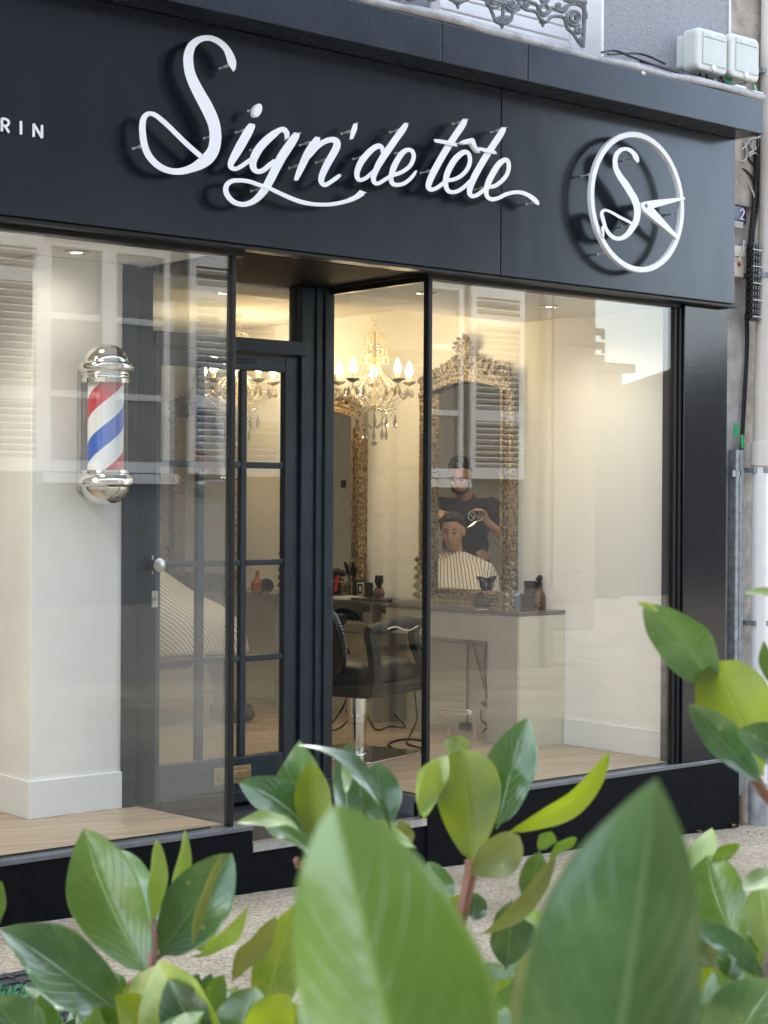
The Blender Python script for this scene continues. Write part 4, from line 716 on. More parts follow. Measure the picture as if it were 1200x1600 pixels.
# ------------------------------------------------------------------ barber chairs
def chair(loc,rz,label):
    t=thing('barber_chair',label,'barber chair',loc,'black lacquered barber chairs',rz)
    MB().rbox(-.24,.24,-.24,.24,0,.014,.03,'z').build('base_plate',m_chrome,t,local=True,bevel=.003)
    MB().lathe([(.062,.014),(.06,.02),(.045,.024),(.045,.155),(.049,.156),(.049,.16),(.045,.162),(.045,.20),(.055,.205),(.055,.30),(.06,.302),(.06,.31)],(0,0,0),28).build('pump_column',m_chrome,t,smooth='auto',local=True)
    k=MB(); k.box(-.2,.2,-.2,.2,.305,.325)
    k.box(-.27,.27,-.29,-.25,.315,.375); k.box(-.27,.27,.25,.29,.315,.375); k.box(.235,.275,-.25,.25,.315,.375); k.box(-.28,-.24,-.25,.25,.315,.375)
    for s in(-1,1): k.tube([(-.25,s*.291,.332),(.25,s*.291,.332)],.007,6); k.tube([(-.25,s*.291,.36),(.25,s*.291,.36)],.007,6)
    k.build('seat_frame',m_lacq,t,local=True,bevel=.006)
    k=MB(); n=14; vs=[];fs=[]
    for i in range(n+1):
        for j in range(n+1):
            x=-.25+.5*i/n; y=-.25+.5*j/n; e=max(abs(i/n*2-1),abs(j/n*2-1)); vs.append((x,y,.462+.028*(1-e**3)-.03*max(0,e-.9)*10*.5))
    for i in range(n):
        for j in range(n): a=i*(n+1)+j; fs.append((a,a+n+1,a+n+2,a+1))
    k.add(vs,fs); rim=[i*(n+1) for i in range(n+1)]+[n*(n+1)+j for j in range(1,n+1)]+[(n-i)*(n+1)+n for i in range(1,n+1)]+[n-j for j in range(1,n)]
    b=len(k.v); k.v+=[(k.v[i][0]*1.04,k.v[i][1]*1.04,.42) for i in rim]+[(k.v[i][0],k.v[i][1],.376) for i in rim]; q=len(rim)
    for a in range(q): c=(a+1)%q; k.f+=[(rim[a],rim[c],b+c,b+a),(b+a,b+c,b+q+c,b+q+a)]
    k.build('seat_cushion',m_leather,t,local=True,smooth='auto',angle=55)
    # backrest: cushioned oval panel with carved frame
    ang=R(-24); mm=Matrix.Translation((-.255,0,.42))@Matrix.Rotation(ang,4,'Y')
    def outl(sc_): return [(.16*sc_*math.copysign(abs(math.cos(a))**.75,math.cos(a)),.19+.20*sc_*math.copysign(abs(math.sin(a))**.8,math.sin(a))) for a in[2*PI*i/36 for i in range(36)]]
    k=MB(); k.prism([mm@Vector((-.03,p[0],p[1])) for p in outl(1)],mm.to_3x3()@Vector((.045,0,0))); k.build('back_shell',m_lacq,t,local=True,bevel=.012)
    k=MB(); rings=[(.92,.016),(.9,.03),(.8,.05),(.6,.062),(.3,.066)]; N=36; vs=[];fs=[]
    for s_,d in rings: vs+=[mm@Vector((d,p[0],p[1])) for p in outl(s_)]
    for i in range(len(rings)-1):
        for j in range(N): fs.append((i*N+j,i*N+(j+1)%N,(i+1)*N+(j+1)%N,(i+1)*N+j))
    fs.append(tuple((len(rings)-1)*N+j for j in range(N))); k.add(vs,fs); k.build('back_cushion',m_leather,t,local=True,smooth=True)
    k=MB()
    for p in outl(.955): k.ball(mm@Vector((.018,p[0],p[1])),.0038,6)
    P=outl(.955)
    for i in range(36): a,b=P[i],P[(i+1)%36]; k.ball(mm@Vector((.018,(a[0]+b[0])/2,(a[1]+b[1])/2)),.0038,6)
    k.build('nail_trim',m_chrome,t,local=True)
    for s in(-1,1):
        y=s*.285
        k=MB(); P=catmull([(.265,y,.33),(.27,y,.40),(.245,y,.47),(.195,y,.53),(.17,y,.585),(.185,y,.64),(.20,y,.655)],6)
        for i in range(len(P)-1): pass
        N=len(P); vs=[];fs=[]
        for i,p in enumerate(P):
            a=P[max(i-1,0)];b=P[min(i+1,N-1)]; tx=np.array([b[0]-a[0],b[2]-a[2]]); tx/=np.hypot(*tx); nn=np.array([-tx[1],tx[0]]); w=.024+.006*math.cos(i/N*6)
            for (dx,dy) in((w,-.026),(w,.026),(-w,.026),(-w,-.026)): vs.append((p[0]+nn[0]*dx,p[1]+dy,p[2]+nn[1]*dx))
        for i in range(N-1):
            for j in range(4): fs.append((i*4+j,i*4+(j+1)%4,(i+1)*4+(j+1)%4,(i+1)*4+j))
        fs+=[(0,1,2,3),tuple((N-1)*4+j for j in(3,2,1,0))]; k.add(vs,fs)
        P=catmull([(-.225,y,.33),(-.20,y,.42),(-.215,y,.52),(-.245,y,.60),(-.25,y,.64)],6); N=len(P); vs=[];fs=[]
        for i,p in enumerate(P):
            w=.034
            for (dx,dy) in((w,-.022),(w,.022),(-w,.022),(-w,-.022)): vs.append((p[0]+dx,p[1]+dy,p[2]))
        for i in range(N-1):
            for j in range(4): fs.append((i*4+j,i*4+(j+1)%4,(i+1)*4+(j+1)%4,(i+1)*4+j))
        fs+=[(0,1,2,3),tuple((N-1)*4+j for j in(3,2,1,0))]; k.add(vs,fs)
        k.tube([(.205,y-.03,.652),(.205,y+.03,.652)],.026,12)
        k.build('arm_post',m_lacq,t,local=True,bevel=.006)
        k=MB(); P=catmull([(-.27,y,.635),(-.12,y,.648),(.02,y,.662),(.12,y,.66),(.20,y,.65)],6); k.tube(P,[.026+.008*math.sin(PI*i/24) for i in range(len(P))],10); k.build('arm_pad',m_leather,t,local=True,smooth='auto')
        k=MB()
        for i in range(31):
            u_=i/30; x=-.12+.29*u_; zz=.645+.012*math.sin(u_*6.3+.4)-.004; k.ball((x,y+s*.031,zz-.006),.0052,6)
        k.build('nail_trim',m_chrome,t,local=True)
    for ch in t.children:
        if ch.name.split('.')[0] not in('base_plate','pump_column'):
            for v in ch.data.vertices: v.co.y*=.80; v.co.x*=.92
    return t
pc_=oz(557,1180,FZ); 
chair((pc_[0],pc_[1],FZ),R(17),'empty black barber chair with chrome pump seen behind the right porch window')
# client seat
CLX,CLY=5.26,2.93
chair((CLX+.04,CLY-.03,FZ),R(-33),'black barber chair under the client in the striped cape')
# ------------------------------------------------------------------ people (one voxel-fused body each)
def fuse(parts,vox=.007,smooth=6):
    k=MB()
    for p in parts:
        if len(p)==4:
            a,ra,b,rb=p; a=Vector(a);b=Vector(b); k.ball(a,ra,14); k.ball(b,rb,14)
            if (b-a).length>1e-4: k.tube([a,b],[ra,rb],14)
        else: k.ball(p[0],1,18,*p[1],m=p[2] if len(p)>2 else None)
    o=k.build('tmp',None); r=o.modifiers.new('r','REMESH'); r.mode='VOXEL'; r.voxel_size=vox; s=o.modifiers.new('s','SMOOTH'); s.factor=.5; s.iterations=smooth
    bpy.context.view_layer.update(); me=bpy.data.meshes.new_from_object(o.evaluated_get(bpy.context.evaluated_depsgraph_get())); bpy.data.objects.remove(o); 
    for p in me.polygons: p.use_smooth=True
    return me
def put(name,me,mat,parent):
    me.name=name; o=bpy.data.objects.new(name,me); me.materials.clear(); me.materials.append(mat); COL.objects.link(o); o.parent=parent; return o
def ell(c,r,rot=None): return (c,r,rot) if rot is not None else (c,r)
def head(c,pitch,s=1.0):
    # facing +x, pitched down by pitch; returns fused parts, eye positions, mapper
    mm=Matrix.Translation(c)@Matrix.Rotation(pitch,4,'Y')@Matrix.Scale(s,4); f=lambda x,y,z: mm@Vector((x,y,z)); r3=Matrix.Rotation(pitch,4,'Y')
    P=[ell(f(-.005,0,.03),(.097*s,.076*s,.095*s),r3),ell(f(.03,0,-.045),(.062*s,.056*s,.075*s),r3),ell(f(.062,0,-.088),(.026*s,.03*s,.022*s),r3),
       (f(.086,0,.02),.010*s,f(.101,0,-.022),.014*s),(f(.075,-.034,.032),.012*s,f(.075,.034,.032),.012*s),
       ell(f(.075,0,-.058),(.018*s,.026*s,.012*s),r3),ell(f(.055,.04,-.02),(.03*s,.022*s,.028*s),r3),ell(f(.055,-.04,-.02),(.03*s,.022*s,.028*s),r3)]
    for y in(-.076,.076): P.append(ell(f(-.01,y,.0),(.018*s,.009*s,.03*s),r3))
    return P,f,mm
def face_bits(par,f,mm,s,hairparts):
    for y in(-.031,.031):
        MB().ball(f(.082,y,.012),.0085*s,8,1,1.3,.7).build('eye',m_eye,par,smooth=True,local=True); 
    MB().tube([f(.090,-.022,-.060),f(.094,0,-.059),f(.090,.022,-.060)],[.003*s,.006*s,.003*s],6).build('lips',m_lip,par,smooth=True,local=True)
    for y in(-1,1): MB().tube([f(.089,y*.016,.038),f(.088,y*.032,.042),f(.076,y*.048,.036)],[.0035*s,.004*s,.002*s],5).build('eyebrow',m_hair,par,smooth=True,local=True)
    put('hair',fuse(hairparts,.007,3),m_hair,par)
def hand(P,wrist,d,up,side,curl=.6,s=1.0):
    # palm from wrist along d; up = back of hand; side = thumb side
    w=Vector(wrist); d=Vector(d).normalized(); up=Vector(up); up=(up-d*up.dot(d)).normalized(); sd_=d.cross(up)*side
    P.append((w,.024*s,w+d*.075*s,.022*s))
    for i,L_ in enumerate((.068,.078,.074,.058)):
        o=(i-1.5)*-.019*s; b=w+d*.078*s+sd_*o; c1=d*math.cos(curl*.6)-up*math.sin(curl*.6); c2=d*math.cos(curl*1.4)-up*math.sin(curl*1.4); m1=b+c1*L_*.5*s; m2=m1+c2*L_*.5*s
        P.append((w+d*.04*s+sd_*o*.8,.0125*s,b,.0105*s)); P.append((b,.0105*s,m1,.0095*s)); P.append((m1,.0095*s,m2,.008*s))
    t0=w+d*.02*s+sd_*.02*s; t1=t0+(d*.6+sd_*.8-up*.25).normalized()*.045*s; t2=t1+(d*.9+sd_*.1-up*.35).normalized()*.032*s
    P.append((t0,.014*s,t1,.0115*s)); P.append((t1,.0115*s,t2,.009*s))
# barber, standing behind the client, head bowed, both hands at the client's hair
BX_,BY_=4.74,3.40
RZP=R(-33); PB=thing('person','standing barber in black T-shirt bowing his head, hands raised to the client\'s hair','person',(BX_,BY_,FZ),None,RZP); LWP=lambda v: Matrix.Translation((BX_,BY_,FZ))@Matrix.Rotation(RZP,4,'Z')@Vector(v)
hz=1.43
P,f,mm=head((.14,0,hz),R(28))
neck=(-.005,0,1.30)
P+=[((.0,0,1.27),.062,f(-.03,0,-.06),.055)]
P+=[ell((-.02,0,1.12),(.10,.17,.17)),ell((-.02,0,.92),(.095,.15,.16)),((-.01,-.17,1.22),.055,(-.01,.17,1.22),.055)]
# left arm (y+) and right arm (y-), upper arm down/forward, forearm up to the client's head
tgtL=Vector((.46,.05,1.17)); tgtR=Vector((.46,-.27,1.12))
elL=Vector((.18,.34,1.00)); elR=Vector((.20,-.42,.93))
for sh,el_,tg in((Vector((-.01,.19,1.22)),elL,tgtL),(Vector((-.01,-.19,1.22)),elR,tgtR)):
    P+=[(sh,.052,el_,.042),(el_,.042,tg,.026)]
hand(P,tgtL,(1,-.15,.15),(0,.2,1),1,.7); hand(P,tgtR,(.45,.30,.8),(-.6,-.4,.5),-1,.8)
P+=[((0,.09,.86),.085,(.02,.10,.46),.06),((.02,.10,.46),.06,(-.02,.10,.08),.042),((0,-.09,.86),.085,(.03,-.10,.46),.06),((.03,-.10,.46),.06,(-.01,-.10,.08),.042)]
body=put('body',fuse(P),m_skin,PB)
hp=[ell(f(-.026,0,.066),(.092,.081,.075),Matrix.Rotation(R(28),4,'Y')),ell(f(-.055,0,.015),(.058,.079,.07),Matrix.Rotation(R(28),4,'Y')),ell(f(.035,0,.112),(.05,.056,.026),Matrix.Rotation(R(28),4,'Y')),(f(.06,.02,.112),.02,f(.065,-.03,.112),.018)]
face_bits(PB,f,mm,1,hp)
put('beard',fuse([ell(f(.045,0,-.085),(.045,.05,.03),Matrix.Rotation(R(28),4,'Y')),(f(-.002,.066,-.03),.009,f(.05,.045,-.085),.016),(f(-.002,-.066,-.03),.009,f(.05,-.045,-.085),.016)],.006,3),m_hair,PB)
T_=[ell((-.02,0,1.12),(.118,.192,.18)),ell((-.02,0,.95),(.113,.168,.18)),((-.01,-.19,1.215),.068,(-.01,.19,1.215),.068),ell((-.015,0,.84),(.135,.178,.12)),ell((-.015,0,.75),(.135,.178,.07)),((-.01,0,1.26),.075,(-.01,0,1.275),.068)]
for sh,el_ in((Vector((-.01,.19,1.22)),elL),(Vector((-.01,-.19,1.22)),elR)): T_.append((sh,.07,sh.lerp(el_,.72),.062))
put('tshirt',fuse(T_),m_tee,PB)
put('trousers',fuse([ell((-.01,0,.80),(.115,.16,.10)),((0,.09,.80),.1,(.02,.10,.46),.078),((.02,.10,.46),.078,(-.02,.10,.06),.066),((0,-.09,.80),.1,(.03,-.10,.46),.078),((.03,-.10,.46),.078,(-.01,-.10,.06),.066)]),m_jeans,PB)
for s in(-1,1): put('shoe',fuse([((-.05,s*.1,.04),.042,(.14,s*.105,.032),.038)]),m_shoe,PB)
k=MB(); k.tube([(.112+.0,-.075+.022*math.cos(a),1.155+.03*math.sin(a)) for a in[2*PI*i/20 for i in range(21)]],.0028,5); k.tube([(.112,-.095,1.135),(.114,-.075,1.16),(.112,-.055,1.18)],.0025,5); k.build('shirt_emblem',m_white,PB,local=True)
# scissors in the right hand, comb in the left
cb=tag(MB().box(-.085,.085,-.015,.015,-.002,.002,Matrix.Translation(LWP(tgtL+Vector((.11,0,.0))))@Matrix.Rotation(.2,4,'Z')).build('comb',m_plastic,None),'black comb held in the barber\'s left hand at the client\'s hair','comb')
sx=LWP(tgtR+Vector((.09,.055,0))); k=MB(); 
for s in(-1,1): k.tube([sx,sx+Vector((.05,.05+s*.008,-.05))],[.004,.0015],6); k.tube([sx+Vector((-.035+.014*math.cos(a),-.02+s*.018,.02+.014*math.sin(a))) for a in[2*PI*i/12 for i in range(13)]],.003,5); k.tube([sx,sx+Vector((-.02,-.01+s*.014,.012))],.003,5)
tag(k.build('scissors',m_chrome,None,smooth='auto'),'steel hairdressing scissors in the barber\'s right hand','scissors')
# client, seated, under the cape
PCs=thing('person','seated client wrapped in a white striped barber cape facing the mirror','person',(CLX,CLY,FZ),None,R(-33))
s=.95; hzc=1.02
P,f,mm=head((.05,0,hzc+.03),R(10),s)
P+=[((.0,0,.87),.052,f(-.02,0,-.06),.05),ell((-.02,0,.71),(.10,.16,.16)),ell((-.02,0,.58),(.11,.16,.12)),((-.01,-.15,.815),.05,(-.01,.15,.815),.05)]
for sg in(-1,1):
    P+=[((-.01,sg*.17,.815),.048,(.06,sg*.22,.62),.04),((.06,sg*.22,.62),.04,(.26,sg*.10,.60),.03)]; hand(P,(.26,sg*.10,.60),(1,-sg*.5,-.1),(0,0,1),-sg,.5,.9)
    P+=[((.0,sg*.09,.53),.085,(.44,sg*.11,.54),.06),((.44,sg*.11,.54),.06,(.50,sg*.11,.12),.042)]
put('body',fuse(P),m_skin,PCs)
hp=[ell(f(-.024,0,.068),(.093*s,.082*s,.076*s),Matrix.Rotation(R(10),4,'Y')),ell(f(-.055,0,.015),(.06*s,.08*s,.07*s),Matrix.Rotation(R(10),4,'Y')),ell(f(.035,.01,.112),(.052*s,.06*s,.026*s),Matrix.Rotation(R(10),4,'Y'))]
face_bits(PCs,f,mm,s,hp)
put('trousers',fuse([ell((-.02,0,.55),(.12,.17,.10))]+[x for sg in(-1,1) for x in(((.0,sg*.09,.53),.1,(.44,sg*.11,.54),.075),((.44,sg*.11,.54),.075,(.50,sg*.11,.12),.06))]),m_jeans,PCs)
for sg in(-1,1): put('shoe',fuse([((.46,sg*.11,.05),.042,(.64,sg*.12,.045),.036)]),m_shoe,PCs)
k=MB(); NA,NR=72,26; vs=[];fs=[];uvs=[]
front=[(.062,.925),(.12,.875),(.22,.80),(.34,.72),(.46,.66),(.56,.59),(.61,.50),(.63,.40)]
side=[(.062,.925),(.14,.895),(.245,.85),(.30,.74),(.335,.65),(.355,.57),(.37,.48),(.38,.40)]
back=[(.062,.925),(.12,.87),(.16,.82),(.185,.74),(.195,.66),(.20,.60),(.205,.54),(.21,.48)]
def prof(pr,u): x=u*(len(pr)-1); i=min(int(x),len(pr)-2); t=x-i; return np.array(pr[i])*(1-t)+np.array(pr[i+1])*t
for j in range(NR+1):
    u=j/NR
    for i in range(NA):
        a=2*PI*i/NA; c=math.cos(a); wf=max(0,c)**1.3; wb=max(0,-c)**1.3; ws=max(0,1-wf-wb); q=prof(front,u)*wf+prof(back,u)*wb+prof(side,u)*ws
        if c>0 and abs(a if a<PI else a-2*PI)<1.25: pass
        fold=.024*u*math.sin(a*7+3*u+.8*math.sin(2*a))+.009*u*math.sin(a*15+1.3+4*u)
        r_=q[0]+fold; vs.append((r_*math.cos(a),r_*math.sin(a)*(1 if u>.3 else 1),q[1]+.01*u*math.sin(a*5)))
        dist=.08+.95*u; uvs.append((dist*math.cos(a+.35),dist*math.sin(a+.35)+2))
for j in range(NR):
    for i in range(NA): fs.append((j*NA+i,j*NA+(i+1)%NA,(j+1)*NA+(i+1)%NA,(j+1)*NA+i))
k.add(vs,fs); k.uv=uvs; cp=k.build('striped_cape',m_cape,PCs,smooth=True,local=True); sf=cp.modifiers.new('s','SOLIDIFY'); sf.thickness=.003
# ------------------------------------------------------------------ things on and under the console
def on(u,v): 
    p=oz(u,v,TZ+.001); return Vector((min(p[0],XW-.03),p[1],TZ+.001)), float((p-CAM)@_F)/FPX
def lt(name,label,cat,c,parts,group=None):
    t=thing(name,label,cat,c,group)
    for nm,mb,mat in parts: mb.build(nm,mat,t,smooth='auto')
    return t
c,s=on(853,950)
lt('spray_bottle','amber spray bottle with black trigger head at the near end of the console','bottle',c,[('bottle',MB().lathe([(.0005,0),(9.5*s,0),(10*s,2*s),(10*s,17*s),(8.5*s,22*s),(5.2*s,27*s),(4.4*s,29*s),(4.2*s,38*s),(.0005,38*s)],c,24),m_amber),('label',MB().tube([c+Vector((-6.8*s*.8,-7.6*s,9*s))+Vector((4.6*s*math.cos(a)*.8,-.5*s-2*s*abs(math.cos(a))*0,5.5*s*math.sin(a))) for a in[PI*.62+2*PI*.88*i/20 for i in range(21)]],.6*s,5),m_gold),('spray_head',MB().lathe([(4.6*s,36*s),(4.6*s,40*s),(3.2*s,41*s),(3.2*s,45*s),(.001,45*s)],c,16).tube(catmull([c+Vector((5*s,2*s,46*s)),c+Vector((2*s,0,48.5*s)),c+Vector((-4*s,-2*s,48*s)),c+Vector((-11*s,-5*s,46*s))],5),[3*s]*5+[3.6*s]*5+[2.2*s]*6,8).tube(catmull([c+Vector((-7*s,-3*s,45*s)),c+Vector((-9.5*s,-4*s,40*s)),c+Vector((-9*s,-4*s,33*s))],5),1.1*s,6),m_plastic)])
c,s=on(829,950)
k=MB(); k.rbox(c.x-13*s,c.x+13*s,c.y-11*s,c.y+9*s,c.z,c.z+19*s,2*s,'z'); k.rbox(c.x-15*s,c.x+14*s,c.y-13*s,c.y+10*s,c.z+19*s,c.z+22*s,2*s,'z')
k2=MB(); k2.lathe([(9.5*s,22*s),(10.5*s,24*s),(10*s,33*s),(11*s,41*s),(10.6*s,42*s),(9.6*s,41.5*s),(.001,40*s)],c,24)
k3=MB(); k3.tube([c+Vector((-2*s,-12.2*s,2*s)),c+Vector((1*s,-12.4*s,8*s)),c+Vector((4*s,-12*s,15*s))],.7*s,6)
lt('neck_duster','black neck brush standing on a black charging box','brush',c,[('box',k,m_plastic),('brush',k2,M('black bristle',(.012,.012,.013),.8,0,.3,90,.5,200)),('highlight_strip',k3,m_whitep)])
c,s=on(812,949)
lt('comb_jar','pale blue plastic jar with combs beside the black box','jar',c,[('jar',MB().lathe([(.001,.4*s),(7*s,0),(8*s,3*s),(8*s,16*s),(8.6*s,18*s),(7.6*s,18*s)],c,20),M('translucent blue',(.30,.52,.62),.15,0,.06,10,trans=.5)),('lid',MB().lathe([(8.8*s,18*s),(8.8*s,19.5*s),(5*s,21*s),(3*s,23.5*s),(.001,24*s)],c,20),m_bluep)])
c,s=on(843,947)
lt('tonic_bottle','small orange bottle behind the black box','bottle',c,[('bottle',MB().lathe([(.001,0),(5*s,0),(5*s,14*s),(2*s,17*s),(2*s,19*s),(.001,19*s)],c,16),M('orange glass',(.42,.13,.03),.15,0,.1,20)),('cap',MB().lathe([(2.6*s,18*s),(2.6*s,23*s),(.001,23*s)],c,12),m_plastic)])
c,s=on(798,944); 
lt('powder_dish','low black dish on the console between the clipper and the jar','dish',c,[('dish',MB().lathe([(.001,0),(9*s,0),(12*s,7*s),(11*s,9*s),(8*s,10.5*s),(.001,11*s)],c,20),m_plastic)])
c,s=on(771,944)
k=MB(); k.lathe([(.001,0),(20*s,0),(21*s,5*s),(19*s,9*s),(12*s,11*s),(.001,12*s)],c,28); k.rbox(c.x-20*s,c.x-6*s,c.y-2*s,c.y+8*s,c.z+8*s,c.z+20*s,3*s,'y')
k2=MB(); mm=Matrix.Translation(c+Vector((1*s,0,8*s)))@Matrix.Rotation(R(-13),4,'Y'); k2.rbox(-5*s,5*s,-4*s,4*s,0,22*s,3*s,'z',4,mm); k2.rbox(-6.2*s,6.2*s,-4.6*s,4.6*s,20*s,33*s,3*s,'z',4,mm); k2.add([mm@Vector(p) for p in((-6*s,-4.5*s,32*s),(6*s,-4.5*s,32*s),(6*s,4.5*s,32*s),(-6*s,4.5*s,32*s),(-8.5*s,-4*s,38*s),(-6.5*s,-4*s,39*s),(-6.5*s,4*s,39*s),(-8.5*s,4*s,38*s))],[(0,1,5,4),(1,2,6,5),(2,3,7,6),(3,0,4,7),(4,5,6,7)])
k3=MB(); k3.tube([mm@Vector((-7.2*s,-4.9*s,36*s)),mm@Vector((-1*s,-5.2*s,26*s)),mm@Vector((0,-5.0*s,20*s)),mm@Vector((2*s,-5.0*s,26*s))],1.0*s,6)
lt('hair_clipper','black hair clipper standing in its round charging base in front of the large mirror','clipper',c,[('charging_base',k,m_plastic),('clipper_body',k2,m_plastic),('chrome_trim',k3,m_chrome)])
# far part of the console, behind the empty chair
c,s=on(592,935)
k2=MB(); 
for i in range(9):
    a=2*PI*i/9; k2.tube([c+Vector((0,0,14*s)),c+Vector((5*s*math.cos(a),5*s*math.sin(a),27*s)),c+Vector((5*s*math.cos(a),5*s*math.sin(a),36*s))],[2*s,2.6*s,1.2*s],6)
lt('brush_jar','round brown jar holding a thick black brush on the console','jar',c,[('jar',MB().lathe([(.001,0),(5*s,0),(9*s,5*s),(9.5*s,10*s),(6.5*s,15*s),(6.8*s,17*s),(.001,15*s)],c,22),M('brown jar',(.16,.10,.08),.25,0,.1,20)),('brush',k2,m_plastic)])
c,s=on(584,933); lt('lotion_bottle','slim cream bottle beside the brown brush jar','bottle',c,[('bottle',MB().lathe([(.001,0),(5.2*s,0),(5.2*s,24*s),(2*s,30*s),(1.6*s,36*s),(.001,37*s)],c,16),m_whitep)])
c,s=on(560,932)
k=MB(); k.box(c.x-9*s,c.x+9*s,c.y-3*s,c.y+3*s,c.z,c.z+25*s); k2=MB(); mmx=Matrix.Translation(c); 
for (x0,x1,z0,z1) in((-7,7,20,22),(-7,7,2,4),(-7,-5,4,20),(5,7,4,20),(-2,2,8,16)): k2.box(c.x+x0*s,c.x+x1*s,c.y-4.2*s,c.y-3.1*s,c.z+z0*s,c.z+z1*s)
lt('card_stand','small dark stand with a silver framed front on the console','stand',c,[('stand',k,m_plastic),('silver_frame',k2,m_chrome)])
c,s=on(553,930); k=MB(); rnd=random.Random(5)
k.lathe([(.001,0),(9*s,0),(9*s,22*s),(8*s,22*s),(8*s,3*s)],c,18); k2=MB()
for i in range(9): a=rnd.uniform(0,6.28); t_=rnd.uniform(.15,.4); b=c+Vector((4*s*math.cos(a),4*s*math.sin(a),8*s)); e=b+Vector((math.cos(a)*t_*40*s,math.sin(a)*t_*40*s,(34+rnd.uniform(0,12))*s)); k2.tube([b,b.lerp(e,.55),b.lerp(e,.62),e],[1*s,1*s,2.6*s,2.2*s],6)
lt('brush_holder','black pot bristling with round hairbrushes in front of the second mirror','brush pot',c,[('pot',k,m_plastic),('hairbrushes',k2,m_lacq)])
c,s=on(577,934); k=MB(); k.rbox(c.x-5*s,c.x+5*s,c.y-5*s,c.y+5*s,c.z,c.z+24*s,2*s,'z'); tag(k.build('black_canister',m_plastic,None,bevel=.004),'square black canister between the silver framed stand and the cream bottle','canister')
c,s=on(523,934)
k=MB(); k.box(c.x-14*s,c.x+16*s,c.y-6*s,c.y+10*s,c.z,c.z+4*s); k.box(c.x-12*s,c.x+14*s,c.y+2*s,c.y+9*s,c.z+4*s,c.z+24*s); k2=MB(); k2.tube([c+Vector((-16*s,-2*s,38*s)),c+Vector((2*s,-2*s,40*s)),c+Vector((18*s,-1*s,37*s))],[6*s,6.5*s,4.5*s],12); k3=MB(); k3.tube([c+Vector((1*s,-4*s,36*s)),c+Vector((0,-5*s,24*s)),c+Vector((-3*s,-5*s,10*s))],[3.4*s,3*s,2.6*s],8)
lt('hair_dryer','black hair dryer with a red handle resting on its stand','hair dryer',c,[('stand',k,m_plastic),('barrel',k2,m_plastic),('handle',k3,m_red)])
c,s=on(402,926); k=MB(); k.lathe([(.001,0),(9*s,0),(10*s,4*s),(10*s,16*s),(3*s,24*s),(3*s,34*s),(.001,35*s)],c,18)
lt('tonic_bottle','orange brown bottle on the console seen through the door panes','bottle',c,[('bottle',k,M('orange bottle',(.30,.10,.03),.2,0,.1,20))])
c,s=on(416,926); k=MB(); k.tube([c+Vector((-2*s,-5*s,11*s)),c+Vector((2*s,6*s,11*s))],11*s,18); k2=MB(); k2.tube([c+Vector((-2.2*s,-5.6*s,11*s)),c+Vector((-2*s,-5*s,11*s))],7*s,16)
lt('hair_dryer','round black dryer nozzle beside the orange brown bottle','hair dryer',c,[('barrel',k,m_plastic),('grille',k2,m_lacq)])
for i,(u0,v0,u1,v1,lab) in enumerate(((600,940,652,937,'grey magazine lying flat on the console left of the large mirror'),(520,937,560,934,'pale sheets of paper lying at the far end of the console'),(570,939,606,938,'dark magazine lying flat behind the armrest of the empty chair'))):
    a=oz(u0,v0,TZ); b=oz(u1,v1,TZ); k=MB(); mm=Matrix.Translation(((a[0]+b[0])/2,(a[1]+b[1])/2,TZ+.001+.0))@Matrix.Rotation(1.2+.2*i,4,'Z'); 
    for j in range(3): k.box(-.15+.004*j,.15-.006*j,-.09,.09,.004*j,.004*j+.0035,mm)
    tag(k.build('magazine',(m_consdark,m_paper,m_plastic)[i],None),lab,'magazine','papers on the console')
x_=XW-.16; wv=['white ring binder with a black cap on the shelf, %s of the row' % q for q in('first','second','third','fourth','fifth','last')]
for i in range(6):
    y=float(ox(580+7.0*i,968,x_)[1]); zt=float(ox(595,951,x_)[2]); zb=.821; k=MB(); k.rbox(x_-.05,x_+.1,y-.02,y+.02,zb,zt-.02,.006,'z'); t=thing('ring_binder',wv[i],'binder',(x_,y,zb),'white binders under the console'); k.build('binder',m_whitep,t); MB().rbox(x_-.048,x_+.098,y-.018,y+.018,zt-.019,zt,.006,'z').build('cap',m_plastic,t)
p=ox(535,962,x_); k=MB(); k.ball(p+np.array([0,0,-.0]),.075,12,1.1,1,.6); k.tube([p+np.array([0,-.06,.0]),p+np.array([-.02,-.14,.01]),p+np.array([-.02,-.17,-.02])],[.03,.02,.012],8); tag(k.build('hood_dryer_bag',m_leather,None,smooth='auto'),'black bag stuffed on the shelf under the console behind the chair','bag')
# wires round the chair
FZc=FZ+.006
def fcable(lab,P): return cable('black_cable',lab,[P],m_cable,.0055)
fcable('black cable dangling from under the console to the floor right of the chair',[ox(647,1075,XC+.05),ox(650,1100,XC+.02),ox(651,1125,XC-.02),oz(640,1150,FZc),oz(636,1162,FZc),oz(655,1168,FZc),oz(662,1176,FZc)])
fcable('black cable curving behind the chrome pump column',[ox(577,1095,XW-.03),ox(600,1100,XW-.05),ox(615,1115,XW-.1),oz(633,1136,FZc),oz(610,1135,FZc),oz(588,1140,FZc),ox(575,1120,XW-.2)])
fcable('black cable hanging straight down behind the seat of the empty chair',[ox(593,1075,XW-.03),ox(593,1110,XW-.03),ox(592,1135,XW-.03)])
fcable('black cable looping on the floor left of the pump column',[ox(545,1085,5.5),oz(530,1115,FZ+.2),oz(512,1137,FZc),oz(495,1150,FZc)])
fcable('black cable running from the pump column toward the door post',[ox(552,1110,5.5),oz(540,1130,FZ+.05),oz(525,1140,FZc),oz(505,1143,FZc)])
fcable('black cable lying curled on the boards near the base plate',[oz(665,1158,FZc),oz(640,1155,FZc),oz(620,1157,FZc),oz(607,1163,FZc),oz(612,1168,FZc),oz(606,1165,FZc)])
XB_=XW-.03
